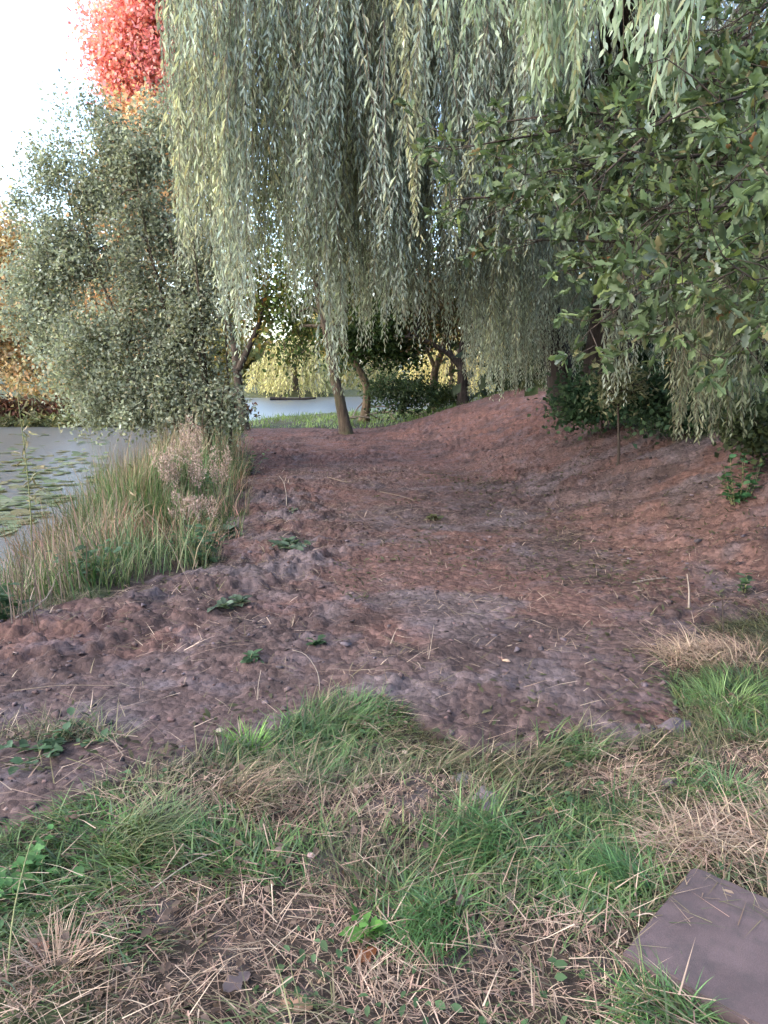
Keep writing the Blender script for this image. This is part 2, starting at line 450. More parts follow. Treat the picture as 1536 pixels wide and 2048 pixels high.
# ------------------------------------------------------------------ ground and pond
def axis(lo, hi, fine_lo, fine_hi, step, lin=0.0, lin_to=None, grow=1.065):
    a = [fine_lo]
    while a[-1] < fine_hi: a.append(a[-1] + step)
    s = step
    if lin_to:
        while a[-1] < lin_to:
            s = step + lin * (a[-1] - fine_hi); a.append(a[-1] + s)
    while a[-1] < hi: s *= grow; a.append(a[-1] + s)
    b = [fine_lo]; s = step
    while b[-1] > lo: s *= grow; b.append(b[-1] - s)
    return np.array(b[:0:-1] + a)
gx = axis(-420, 420, -3.0, 3.6, .026)
gy = axis(-60, 700, 1.4, 5.2, .022, .0075, 24)
X, Y = np.meshgrid(gx, gy); nx, ny = len(gx), len(gy)
mud = mud_mask(X, Y); LH = land_h(X, Y); Z = LH + fine_h(X, Y, mud)
red = fbm(X * .9, Y * .9, 3, 91)
c_mud = np.array([.064, .0425, .0385]); c_red = np.array([.078, .0440, .0365]); c_grey = np.array([.086, .069, .070]); c_dark = np.array([.034, .0235, .0215])
t = sstep(.42, .6, red)[..., None]
cm = c_mud * (1 - t) + c_red * t
far_red = (sstep(8, 15, Y))[..., None] * .55
cm = cm * (1 - far_red) + c_red * np.array([1.30, 1.12, 1.05]) * far_red
g = (sstep(.52, .68, fbm(X * 1.7 + 9, Y * 1.7, 4, 95)) * (1 - sstep(9, 14, Y)))[..., None]
cm = cm * (1 - g * .75) + c_grey * g * .75
dk = sstep(.5, .7, fbm(X * 2.6 + 9, Y * 2.6, 3, 97))[..., None] * .6
cm = cm * (1 - dk) + c_dark * dk
c_soil = np.array([.030, .022, .017]); c_turf = np.array([.026, .034, .014])
tt = sstep(.4, .6, fbm(X * 1.1, Y * 1.1, 3, 99))[..., None]
cg = c_soil * (1 - tt) + c_turf * tt
fr = (sstep(22, 26, Y))[..., None]
cg = cg * (1 - fr) + np.array([.065, .07, .03]) * fr
col = cm * mud[..., None] + cg * (1 - mud[..., None])
i = (np.arange(ny - 1)[:, None] * nx + np.arange(nx - 1)[None]).reshape(-1)
F = np.stack([i, i + 1, i + nx + 1, i + nx], 1)
gr = mesh_obj('ground', np.stack([X, Y, Z], -1), F, ground_mat(), None, col.reshape(-1, 3), True)
tag(gr, 'churned red brown mud track between grassy verges and a raised bank', kind='structure')

w = MB(); wp = [(-60, -20), (30, -20), (30, 80), (-60, 80)]
V = np.array([(x, y, WATER_Z) for x, y in wp]); w.add(V, [(0, 1, 2, 3)])
wat = w.build('pond_water', water_mat()); tag(wat, 'still grey green pond water', kind='structure')

# ------------------------------------------------------------------ trees
def ellip(n, blobs, shell=.45):
    vol = np.array([b[1][0] * b[1][1] * b[1][2] for b in blobs]); vol = vol ** .6; k = rng.choice(len(blobs), n, p=vol / vol.sum())
    d = norm(rng.standard_normal((n, 3))); r = rng.random(n) ** shell
    c = np.array([b[0] for b in blobs])[k]; R = np.array([b[1] for b in blobs])[k]
    return c + d * r[:, None] * R
def leaf_dirs(n, droop=.4):
    a = norm(rng.standard_normal((n, 3)) + np.array([0, 0, -droop])); b = norm(rng.standard_normal((n, 3)) + np.array([0, 0, .9]))
    return a, b
def make_tree(name, label, cat, trunk, tr, blobs, ncl, nleaf, sig, ll, lw, palette, bark, lmat, tmpl=T_DIAMOND, limbs=9, group=None,
              droop=.4, jit=.2, twig=.012, stems=None, shell=.45, limb_from=.45, clump_tint=.22):
    trunk = np.asarray(trunk, float)
    root = empty(name, trunk[0], label, cat, group)
    o3 = trunk[0]
    cl = ellip(ncl, blobs, shell)
    tk = MB(); tp = catmull(trunk, 18)
    rr = np.interp(np.linspace(0, 1, 18), [0, .06, .15, 1], [tr * 1.45, tr * 1.12, tr, tr * .5])
    V, Fm = tube_tri(tp - o3, rr, 12, .10, 3); tk.add(V, Fm)
    for st in (stems or []):
        sp = catmull(st[0], 14); V, Fm = tube_tri(sp - o3, np.linspace(st[1], st[1] * .45, 14), 8, .08, 5); tk.add(V, Fm)
    tk.build('trunk', bark, root, True)
    br = MB(); lp = [tp[8:]]
    src = [tp] + [catmull(s[0], 14) for s in (stems or [])]
    for q in cl[rng.choice(ncl, min(limbs, ncl), replace=False)]:
        cand = np.concatenate([b_[int(len(b_) * limb_from):] for b_ in src]); s = cand[np.argmin(((cand - q) ** 2).sum(1) * (.6 + .8 * rng.random(len(cand))) + 1.5 * np.maximum(cand[:, 2] - q[2], 0) ** 2)]
        mid = (s + q) / 2 + rng.normal(0, .12, 3) * np.linalg.norm(q - s) + np.array([0, 0, .12 * np.linalg.norm(q - s)])
        pts = catmull([s, mid, q], 9)
        V, Fm = tube_tri(pts - o3, np.linspace(tr * .42, twig, 9), 6, .08, 2); br.add(V, Fm); lp.append(pts)
    lp = np.concatenate(lp)
    for q in cl[:160]:
        s = lp[np.argmin(((lp - q) ** 2).sum(1) + 2.0 * np.maximum(lp[:, 2] - q[2], 0))]
        mid = (s + q) / 2 + rng.normal(0, .06, 3)
        V, Fm = tube_tri(catmull([s, mid, q], 4) - o3, np.linspace(twig, twig * .4, 4), 3); br.add(V, Fm)
    bo = br.build('branches', bark, root, True)
    if cat == 'bush': bo['kind'] = 'stuff'
    k = rng.integers(0, ncl, nleaf)
    tint = 1 + clump_tint * rng.standard_normal(ncl)
    pos = cl[k] + rng.standard_normal((nleaf, 3)) * (sig * (.6 + .8 * rng.random(ncl)))[k][:, None]
    a, b = leaf_dirs(nleaf, droop)
    c = pal(nleaf, palette, jit) * np.clip(tint[k], .5, 1.6)[:, None]
    cr = MB(); s = .65 + .7 * rng.random(nleaf)
    leaves(cr, pos - o3, a, b, ll * s, lw * s, np.clip(c, .004, .9), tmpl)
    cr.build('crown', lmat, root)
    return root
def B(px, py, Y, rx, ry, rz=None):            # an egg of foliage: centre and half axes in photo pixels at that distance
    c = P(px, py, Y); k = np.linalg.norm(c - np.array([0, 0, CAM_H])) / np.linalg.norm(ray(px, py)) / _F
    return (c, (rx * k, (rz if rz else (rx + ry) / 2) * k, ry * k))
def base(px, Y, off=0):
    x = P(px, 800, Y)[0]
    return np.array([x, Y, float(ground_h(np.array([x]), np.array([Y]))[0]) - .06 + off])

# the five small trunks round the end of the track
GREENS = [((.07, .10, .03), 3), ((.10, .12, .035), 2), ((.05, .075, .03), 2), ((.16, .14, .04), 1), ((.18, .10, .03), .5)]
GOLD = [((.30, .24, .06), 2), ((.22, .21, .06), 2), ((.15, .15, .05), 1), ((.32, .17, .05), .6)]
b = base(488, 20.6)
make_tree('riverside_tree', 'small tree with straight dark trunk at the pond edge, left of the leaning trunk', 'tree',
          [b, P(478, 780, 20.6), P(470, 700, 20.7), P(462, 640, 20.9), P(470, 540, 21), P(480, 420, 21)], .115,
          [B(430, 430, 21.5, 110, 170), B(500, 560, 21, 100, 90), B(400, 580, 21, 60, 90), B(540, 640, 22, 60, 40)], 110, 5500, .35, .13, .08,
          [((.16, .15, .05), 2), ((.22, .13, .04), 1.2), ((.09, .11, .035), 2), ((.26, .11, .03), .6)], M_BARK, M_LEAF,
          stems=[([P(476, 740, 20.6), P(500, 690, 20.7), P(520, 640, 20.8), P(535, 570, 21)], .10)], limbs=12)
b = base(692, 19.5)
make_tree('leaning_tree', 'tree with thick trunk leaning left, standing in the mud at the end of the track', 'tree',
          [b, P(680, 800, 19.5), P(666, 740, 19.5), P(654, 670, 19.6), P(636, 590, 19.8), P(620, 480, 20)], .135,
          [B(600, 430, 20, 140, 150), B(700, 520, 20, 110, 90), B(560, 610, 20.5, 70, 50), B(600, 680, 21, 50, 40), B(620, 630, 21, 50, 40)], 120, 8000, .35, .13, .08,
          [((.09, .14, .04), 3), ((.13, .16, .045), 2), ((.20, .16, .05), .8), ((.06, .09, .035), 1.5)], M_BARK_GREEN, M_LEAF,
          stems=[([P(652, 680, 19.6), P(690, 620, 19.8), P(720, 560, 20)], .10)], limbs=12)
b = base(727, 24.5)
make_tree('curved_tree', 'slender tree with curved trunk just behind the leaning trunk', 'tree',
          [b, P(735, 785, 24.5), P(722, 745, 24.5), P(698, 708, 24.5), P(672, 660, 24.6), P(660, 600, 25)], .13,
          [B(740, 600, 25, 90, 60), B(745, 665, 25, 80, 48), B(800, 690, 25.5, 50, 30), B(700, 650, 25, 50, 45)], 130, 13000, .33, .14, .09,
          [((.035, .06, .02), 3), ((.06, .09, .025), 2), ((.025, .045, .02), 2)], M_BARK_PALE, M_LEAF, limbs=10)
b = base(868, 27)
make_tree('forked_tree', 'small pale forked tree against the yellow willow on the far bank', 'tree',
          [b, P(868, 760, 27), P(872, 735, 27), P(885, 700, 27), P(893, 660, 27)], .15,
          [B(850, 600, 27.5, 90, 60), B(820, 630, 28, 50, 30)], 60, 3500, .3, .14, .09,
          [((.16, .09, .04), 2), ((.20, .13, .04), 2), ((.08, .09, .03), 2)], M_BARK_PALE, M_LEAF,
          stems=[([P(871, 740, 27), P(860, 712, 27), P(848, 690, 27), P(838, 650, 27)], .085)], limbs=6)
b = base(927, 23.5)
make_tree('dark_tree', 'dark trunked tree with spreading low limbs on top of the mud bank', 'tree',
          [b, P(924, 745, 23.5), P(922, 725, 23.5), P(926, 690, 23.5), P(935, 640, 23.5), P(938, 560, 23.7)], .15,
          [B(900, 560, 24, 130, 80), B(960, 640, 24, 50, 60), B(860, 660, 24, 60, 40)], 110, 6500, .33, .13, .08,
          [((.05, .055, .022), 3), ((.10, .06, .03), 1.5), ((.14, .08, .03), 1), ((.03, .04, .02), 2)], M_BARK_DARK, M_LEAF,
          stems=[([P(923, 738, 23.5), P(905, 715, 23.5), P(885, 700, 23.5), P(850, 682, 23.6), P(800, 672, 23.8)], .10),
                 ([P(905, 715, 23.5), P(898, 690, 23.6), P(893, 640, 23.6)], .07),
                 ([P(924, 710, 23.5), P(945, 670, 23.5), P(955, 620, 23.6)], .06)], limbs=12)

# far side of the pond: red, orange and yellow autumn trees
def ground_tree(px, Y): return base(px, Y)
b = base(300, 44)
make_tree('red_maple', 'tall bright red autumn tree rising against the sky', 'tree',
          [b, P(300, 600, 44), P(296, 300, 44), P(290, 40, 44)], .35,
          [B(295, 70, 44, 105, 120), B(245, 130, 44, 55, 60), B(380, 50, 44, 75, 130), B(300, -120, 44, 100, 120), B(280, 170, 44, 70, 45), B(390,120,44,40,80)], 240, 42000, .6, .22, .17,
          [((.86, .31, .29), 3), ((.88, .38, .33), 2), ((.82, .27, .29), 1.2), ((.88, .48, .30), 1)], M_BARK, M_FAR, limbs=16, twig=.03, clump_tint=.12, limb_from=.7)
b = base(260, 40)
make_tree('orange_tree', 'orange and olive autumn tree below the red crown', 'tree',
          [b, P(262, 600, 40), P(270, 420, 40), P(275, 300, 40)], .25,
          [B(265, 225, 40, 65, 35), B(290, 290, 40, 55, 60), B(330, 330, 40, 70, 90), B(280, 420, 40, 110, 120), B(250, 600, 40, 120, 160)], 150, 13000, .55, .28, .2,
          [((.62, .33, .18), 3), ((.48, .32, .17), 2), ((.36, .32, .17), 2)], M_BARK, M_FAR, limbs=10, twig=.03)
b = base(-30, 33)
make_tree('golden_tree', 'yellow and orange tree on the far shore at the left edge', 'tree',
          [b, P(-30, 700, 33), P(-25, 560, 33), P(-20, 460, 33)], .25,
          [B(-20, 470, 33, 75, 80), B(-10, 600, 33, 80, 110), B(20, 700, 33, 70, 80), B(110, 750, 33, 90, 50), B(-90, 600, 33, 110, 160)], 170, 17000, .42, .20, .14,
          [((.66, .48, .27), 3), ((.64, .40, .21), 2), ((.48, .42, .21), 2), ((.56, .28, .14), .5)], M_BARK, M_FAR, limbs=12, twig=.03)

# weeping willows: strands of narrow leaves
def strands(leafmb, stemmb, tops, bots, spacing, ll, lw, palette, tmpl, sway=.10, jit=.2, stemr=.0035, tint=None, lean=None):
    """hanging shoots from tops to bots (N,3) with leaves down both sides"""
    P0, A, NN, LL, WW, CC = [], [], [], [], [], []
    for k in range(len(tops)):
        a, b = tops[k], bots[k]; L = np.linalg.norm(b - a)
        n = max(6, int(L / spacing)); t = np.linspace(0, 1, n)
        ph = rng.random(2) * 6.28; am = sway * (.4 + rng.random(2)) * min(L / 4, 1.2)
        def pth(t):
            q = a + (b - a) * t[:, None]
            q[:, 0] += am[0] * (np.sin(3.1 * t + ph[0]) - np.sin(ph[0]) * (1 - t)) * t + .25 * am[0] * np.sin(11 * t + ph[1]) * t
            q[:, 1] += am[1] * (np.sin(2.7 * t + ph[1]) - np.sin(ph[1]) * (1 - t)) * t
            return q
        q = pth(t)
        ts = np.linspace(0, 1, 9); qs = pth(ts)
        V, Fm = tube_tri(qs, np.linspace(stemr, stemr * .4, 9), 3); stemmb.add(V, Fm)
        T = norm(np.gradient(q, axis=0))
        an = (np.arange(n) % 2) * pi + rng.normal(0, .9, n) + rng.random() * 6.28
        R = np.stack([np.cos(an), np.sin(an), np.zeros(n)], 1)
        op = (.30 + .45 * rng.random(n))[:, None]
        d = norm(T + R * op * 1.3 + np.array([0, 0, -.25]))
        P0.append(q); A.append(d); NN.append(norm(R + rng.normal(0, .5, (n, 3))))
        s = (.65 + .6 * rng.random(n)) * np.interp(t, [0, .85, 1], [1, 1, .55])
        LL.append(ll * s); WW.append(lw * (.8 + .5 * rng.random(n)))
        c = pal(n, palette, jit) * (1 if tint is None else tint[k])
        CC.append(c)
    leaves(leafmb, np.concatenate(P0), np.concatenate(A), np.concatenate(NN), np.concatenate(LL), np.concatenate(WW), np.clip(np.concatenate(CC), .004, .9), tmpl)

def far_willow(name, label, px, Y, half, top_py, bot_py, palette, n=420, ll=.34, lw=.10, group=None):
    b = base(px, Y); root = empty(name, b, label, 'tree', group)
    c = P(px, top_py, Y); k = Y / _F; R = half * k; topz = c[2]; zb = P(px, bot_py, Y)[2]
    tk = MB(); V, Fm = tube_tri(catmull([b, b + [0, 0, (topz - b[2]) * .45], b + [R * .1, 0, (topz - b[2]) * .8]], 8) - b, np.linspace(.35, .15, 8), 8, .1); tk.add(V, Fm)
    for _ in range(14):
        a = rng.random() * 6.28; e = b + np.array([cos(a) * R * .75, sin(a) * R * .75, (topz - b[2]) * (.75 + .2 * rng.random())])
        V, Fm = tube_tri(catmull([b + [0, 0, (topz - b[2]) * .4], (b + e) / 2 + [0, 0, R * .35], e], 7) - b, np.linspace(.14, .02, 7), 5); tk.add(V, Fm)
    tk.build('trunk', M_BARK_PALE, root, True)
    a = rng.random(n) * 6.28; r = np.sqrt(rng.random(n)) * R
    # strands gather into bunches
    bun = rng.random(n) < .8; ang = np.round(a / .28) * .28 + rng.normal(0, .05, n); a = np.where(bun, ang, a)
    tops = np.stack([b[0] + np.cos(a) * r, b[1] + np.sin(a) * r, topz - (topz - zb) * .55 * (r / R) ** 2.2 - rng.random(n) * .6], 1)
    wob = vnoise(a * 2.1 + px, a * 0, 5); tops[:, 2] -= (topz - zb) * .30 * wob * (r / R); tops[:, :2] = b[:2] + (tops[:, :2] - b[:2]) * (.75 + .5 * vnoise(a * 3.3 + px, a * 0 + 2, 9))[:, None]
    bots = tops.copy(); bots[:, 0] += np.cos(a) * .15 * R; bots[:, 1] += np.sin(a) * .15 * R
    bz = zb + rng.random(n) ** 1.5 * (topz - zb) * .45
    bots[:, 2] = np.minimum(bz, tops[:, 2] - .5)
    lm, sm = MB(), MB(); tint = .75 + .5 * rng.random(n)
    strands(lm, sm, tops - b, bots - b, .16, ll, lw, palette, T_DIAMOND, .12, .15, .012, tint)
    lm.build('crown', M_FAR, root); sm.build('shoots', M_PALE_TWIG, root)
    return root
YEL = [((.60, .55, .27), 3), ((.50, .47, .22), 2), ((.38, .38, .17), 1.2)]
far_willow('yellow_willow', 'pale yellow weeping willow across the pond left of the leaning trunk', 590, 62, 80, 665, 794, YEL, 420)
far_willow('yellow_willow', 'bright yellow weeping willow behind the forked tree', 905, 58, 85, 660, 787, [((.68, .57, .25), 3), ((.55, .47, .20), 2), ((.40, .38, .16), 1)], 360)
far_willow('yellow_willow', 'small dull yellow willow between the leaning and forked trunks', 760, 66, 55, 690, 790, [((.28, .27, .12), 3), ((.22, .22, .10), 2)], 180)

# far wood and dark shrubs beyond the water
def mass(name, label, blobs, ncl, n, sig, ll, lw, palette, jit=.22, mat=None, kind='stuff', cat=None):
    cl = ellip(ncl, blobs, .5); k = rng.integers(0, ncl, n); tint = np.clip(1 + .25 * rng.standard_normal(ncl), .5, 1.6)
    pos = cl[k] + rng.standard_normal((n, 3)) * sig; a, b = leaf_dirs(n); mb = MB(); s = .6 + .8 * rng.random(n)
    leaves(mb, pos, a, b, ll * s, lw * s, np.clip(pal(n, palette, jit) * tint[k][:, None], .004, .9), T_DIAMOND)
    o = mb.build(name, mat or M_FAR); return tag(o, label, cat, None, kind)
mass('treeline', 'distant autumn wood along the far side of the pond',
     [B(px, (700 if 330 < px < 720 else 640) + 30 * random.random(), 90, 110, (60 if 330 < px < 720 else 95) + 30 * random.random(), 60) for px in range(-600, 1500, 110)], 420, 26000, 1.3, 1.0, .75,
     [((.20, .19, .07), 3), ((.28, .22, .07), 2), ((.12, .14, .06), 2), ((.34, .20, .06), .7)])
mass('waterside_scrub', 'russet and green scrub along the far pond shore at left',
     [B(px, 822, 31, 45, 17, 14) for px in range(-200, 480, 50)], 220, 12000, .25, .22, .12,
     [((.11, .045, .03), 3), ((.08, .05, .03), 2), ((.10, .10, .035), .8)])
mass('reed_fringe', 'low green reeds at the far waterline on the left',
     [B(px, 852, 28.6, 40, 8, 8) for px in range(-200, 420, 50)], 140, 6000, .16, .32, .05, [((.13, .15, .07), 3), ((.18, .16, .08), 2)])
mass('hedgerow', 'dense dark hedge behind the big willow on the right',
     [B(px, 640, 23 + 3 * random.random(), 160, 190, 110) for px in range(1120, 2500, 130)] + [B(px, 300, 26, 200, 260, 110) for px in range(1150, 2500, 200)]
     + [B(px, 720, 22, 70, 90, 60) for px in range(1040, 1200, 60)], 360, 24000, .7, .42, .3,
     [((.022, .035, .016), 3), ((.035, .05, .02), 2), ((.05, .05, .02), 1)], mat=M_LEAF)

# ------------------------------------------------------------------ the big weeping willow over the track
WB = base(1205, 14.2)
root = empty('weeping_willow', WB, 'huge grey green weeping willow hanging over the muddy track', 'tree')
tk = MB()
fork = WB + np.array([.15, -.2, 2.3])
V, Fm = tube_tri(catmull([WB, WB + [.05, -.05, .9], fork], 12) - WB, np.interp(np.linspace(0, 1, 12), [0, .15, 1], [.62, .46, .40]), 14, .12, 3); tk.add(V, Fm)
V, Fm = tube_tri(catmull([WB + [-.5, .5, -.05], WB + [-.75, .6, 1.2], WB + [-1.2, .8, 3.0], WB + [-1.8, 1, 5]], 12) - WB, np.linspace(.30, .15, 12), 10, .12, 6); tk.add(V, Fm)
tk.build('trunk', M_BARK_DARK, root, True)
br = MB(); LIMB = []
targets = [P(770, 22, 8.8), P(470, -80, 9.2), P(350, -160, 10.5), P(600, -200, 7.5), P(900, -250, 6.5), P(1150, -300, 5.2), P(1300, -420, 4.4),
           P(1500, -300, 6), P(1750, -200, 8), P(1500, 100, 10), P(700, -60, 13), P(1000, 0, 17), P(1400, -100, 18), P(1900, 0, 13), P(500, -40, 12)]
for q in targets:
    m1 = fork + (q - fork) * .35 + np.array([0, 0, 1.1]); m2 = fork + (q - fork) * .72 + np.array([0, 0, .9])
    pts = catmull([fork, m1, m2, q], 16); LIMB.append(pts)
    V, Fm = tube_tri(pts - WB, np.linspace(.24, .035, 16), 8, .1, 4); br.add(V, Fm)
q = P(735, 24, 8.7)                                     # the bare bough seen along the top edge
pts = catmull([P(905, -60, 9.4), P(850, 0, 9.1), P(815, 22, 8.9), q, P(660, 20, 8.6)], 14); V, Fm = tube_tri(pts - WB, np.linspace(.045, .012, 14), 7, .1, 1); br.add(V, Fm)
pts = catmull([P(835, 8, 9.0), P(800, -20, 9.0), P(770, -60, 9.0)], 8); V, Fm = tube_tri(pts - WB, np.linspace(.03, .012, 8), 6, .1, 1); br.add(V, Fm)
br.build('branches', M_BARK, root, True)

PX = [325, 335, 380, 430, 455, 480, 510, 540, 600, 640, 665, 690, 720, 755, 800, 840, 880, 920, 950, 1000, 1040, 1090, 1120, 1150]
PB = [520, 600, 640, 600, 690, 735, 630, 560, 600, 690, 770, 640, 600, 650, 690, 640, 640, 690, 720, 770, 700, 680, 620, 560]
tops, bots, tint = [], [], []
def strand(px, Y, bot, top, tn=1.0, drift=0.0):
    a = P(px, 300, Y); zt = P(px, top, Y)[2]; zb = P(px, bot, Y)[2]
    x0 = a[0]
    if px < 440: drift = abs(drift) * .6
    tops.append((x0 + rng.normal(0, .10) + drift, Y + rng.normal(0, .10), zt)); bots.append((x0 + rng.normal(0, .04), Y, zb)); tint.append(np.ones(3) * tn)
# main curtain, bunch by bunch
px = 368.0
while px < 1150:
    env = np.interp(px, PX, PB)
    for Y0, cut in ((7.4, 120), (8.2, 60), (9.0, 20), (10.2, 0)):
        if rng.random() < .18: continue
        Yb = Y0 + rng.normal(0, .25); bb = env - cut - abs(rng.normal(0, 60)) - (rng.random() < .45) * rng.random() * 420
        tn = np.array([1, 1, 1]) * (.80 + .42 * rng.random()) * (np.array([1.05, 1.0, .85]) if rng.random() < .3 else np.array([.97, 1.0, 1.06]))
        top = -120 - rng.random() * 200 if rng.random() < .55 else min(bb - 250, rng.uniform(-80, 300))
        for _ in range(rng.integers(3, 8)):
            strand(px + rng.normal(0, 7), Yb + rng.normal(0, .12), bb - rng.random() ** 1.5 * 230, top - rng.random() * 60, tn * (.88 + .24 * rng.random()), rng.normal(0, .14))
    px += 9 + rng.random() * 13
NM = len(tops)
# long single bunches that drop lower than the rest
for px, Y, bot, n in ((470, 7.4, 715, 7), (485, 7.6, 690, 6), (452, 8.2, 640, 5), (660, 8.0, 800, 7), (668, 8.2, 760, 7), (650, 7.6, 440, 7), (362, 8.6, 560, 7), (358, 9, 420, 8), (462, 7.9, 640, 6), (478, 8.3, 560, 6), (525, 8.6, 590, 5), (590, 8.0, 560, 5), (625, 8.8, 640, 5), (642, 8.6, 560, 6), (675, 8.5, 660, 7), (700, 8.2, 560, 5), (780, 8.0, 640, 7), (815, 8.4, 660, 6), (870, 9.0, 620, 6), (935, 9.5, 700, 6), (1020, 10.5, 700, 6), (1060, 10, 640, 6), (985, 10, 660, 6), (400, 8.5, 520, 7), (375, 8.8, 470, 7),
                      (760, 8.2, 600, 6), (795, 8.6, 690, 6), (905, 8.0, 570, 5), (995, 11, 800, 6), (1000, 11.5, 780, 5), (960, 10.5, 735, 6), (1040, 11, 740, 6), (1075, 10.4, 690, 7),
                      (1100, 9.5, 650, 6), (440, 8, 480, 6), (540, 8.2, 420, 5), (580, 8.5, 650, 5), (730, 9, 660, 5), (850, 9, 640, 5)):
    tn = .85 + .4 * rng.random()
    for _ in range(n): strand(px + rng.normal(0, 8), Y + rng.normal(0, .12), bot - rng.random() ** 2 * 220, -100 - rng.random() * 150, tn)
# far skirt of the crown, hanging almost to the bank; its shade is put into a darker leaf tint
for _ in range(270):
    px = rng.uniform(945, 1180); Y = rng.uniform(11, 17); strand(px, Y, rng.uniform(690, 790) - (120 * rng.random() if px > 1120 else 0), rng.uniform(-100, 350), .55 + .4 * rng.random())
for _ in range(150):
    px = rng.uniform(680, 1130); Y = rng.uniform(8.6, 11); strand(px, Y, rng.uniform(560, 700), -60 - rng.random() * 150, .75 + .45 * rng.random())
for _ in range(120):
    px = rng.uniform(560, 1000); Y = rng.uniform(11, 14); strand(px, Y, rng.uniform(420, 640), -60 - rng.random() * 150, .6 + .4 * rng.random())
# behind the oak on the right
for _ in range(330):
    px = rng.uniform(1120, 1900); Y = rng.uniform(7.5, 14); strand(px, Y, rng.uniform(560, 760) if px > 1270 else rng.uniform(400, 540), rng.uniform(-250, 100), .5 + .5 * rng.random())
for _ in range(70):
    px = rng.uniform(1370, 1560); Y = rng.uniform(6.6, 8.6); strand(px, Y, rng.uniform(760, 880), rng.uniform(200, 500), np.array([.52, .52, .44]) * (.7 + .5 * rng.random()))
for _ in range(16):
    px = rng.normal(1250, 9); strand(px, 8.6 + rng.normal(0, .1), rng.uniform(690, 810), rng.uniform(300, 480), .95)
lf, sm = MB(), MB()
WIL = [((.33, .36, .285), 3), ((.28, .305, .225), 2.5), ((.42, .46, .39), 2.2), ((.33, .31, .21), 1.0), ((.21, .23, .16), .6)]
strands(lf, sm, np.array(tops) - WB, np.array(bots) - WB, .036, .112, .0185, WIL, T_DIAMOND, .11, .2, .0035, np.array(tint))
# near shoots in front of the top right corner, each leaf plain to see
tops, bots, tint = [], [], []
for px, Y, bot, n in ((1265, 3.6, 120, 4), (1285, 3.5, 175, 4), (1300, 3.5, 255, 3), (1338, 3.5, 255, 3), (1345, 3.6, 235, 2), (1322, 3.6, 150, 3), (1250, 3.9, 90, 3), (1160, 4.6, 240, 4),
                      (1100, 4.8, 190, 5), (1085, 4.8, 250, 5), (1060, 4.9, 170, 5), (1120, 4.8, 230, 5), (1155, 4.7, 275, 3), (1040, 5.0, 140, 5), (1010, 5.2, 120, 4), (975, 5.0, 130, 3),
                      (965, 5.2, 100, 3), (1190, 4.4, 120, 4), (1215, 4.2, 90, 4), (930, 5.6, 160, 4), (890, 5.8, 120, 4), (1140, 5.0, 150, 5), (1075, 5.0, 220, 5)):
    tn = .95 + .4 * rng.random()
    for _ in range(n): strand(px + rng.normal(0, 9), Y + rng.normal(0, .06), bot - rng.random() * 110, -160 - rng.random() * 150, tn, rng.normal(0, .05))
strands(lf, sm, np.array(tops) - WB, np.array(bots) - WB, .03, .105, .017, [((.24, .29, .20), 3), ((.17, .215, .13), 3), ((.32, .37, .28), 1.3), ((.24, .22, .12), .8)], T_LANCE, .06, .18, .003, np.array(tint))
lf.build('crown', M_WILLOW, root); sm.build('shoots', M_TWIG, root)

# ------------------------------------------------------------------ the oak reaching in from the right
OB = base(2120, 5.6)
root = empty('oak_tree', OB, 'oak with lobed dark green leaves reaching in from the right edge', 'tree')
tk = MB(); ot = catmull([OB, OB + [-.05, 0, 1.2], OB + [.05, .1, 3.0], OB + [0, .1, 5.2]], 16)
V, Fm = tube_tri(ot - OB, np.interp(np.linspace(0, 1, 16), [0, .1, 1], [.36, .26, .15]), 12, .12, 9); tk.add(V, Fm); tk.build('trunk', M_BARK, root, True)
limb_t = [(905, 300, 5.0), (960, 250, 5.2), (900, 400, 5.4), (1050, 350, 4.6), (1120, 430, 4.4), (1150, 540, 4.2), (1180, 660, 4.1), (1230, 300, 4.0), (1290, 560, 3.7), (1330, 430, 3.8),
          (1395, 215, 3.2), (1345, 640, 3.8), (1430, 560, 3.3), (1470, 360, 2.9), (1520, 330, 2.6), (1510, 560, 2.9), (1480, 680, 3.6), (1400, 330, 4.4), (1480, 150, 4.4), (1440, 60, 4.6),
          (1560, 480, 3.0), (1600, 650, 3.6), (1600, 250, 3.4), (1260, 400, 5.2), (1380, 500, 5), (1050, 480, 5.4), (1180, 230, 5.2), (1330, 200, 5.2), (1450, 260, 5.4), (1530, 420, 4.4), (1290, 690, 5.0), (1120, 300, 5.0), (1000, 420, 5.2), (1180, 380, 4.8), (1250, 480, 4.6)]
br = MB(); pos, ax = [], []
def twig(a, b, r, nl):
    m = (a + b) / 2 + rng.normal(0, .04, 3); pts = catmull([a, m, b], 5); V, Fm = tube_tri(pts - OB, np.linspace(r, r * .4, 5), 4); br.add(V, Fm)
    d = norm(b - a)
    for _ in range(nl):
        t = .25 + .75 * rng.random() ** .7; p = a + (b - a) * t + rng.normal(0, .012, 3)
        pos.append(p); ax.append(norm(d * .9 + rng.normal(0, .75, 3) + np.array([0, 0, -.1])))
    for _ in range(5):                                  # oaks bunch their leaves at the shoot tip
        pos.append(b + rng.normal(0, .008, 3)); ax.append(norm(d * .8 + rng.normal(0, .7, 3)))
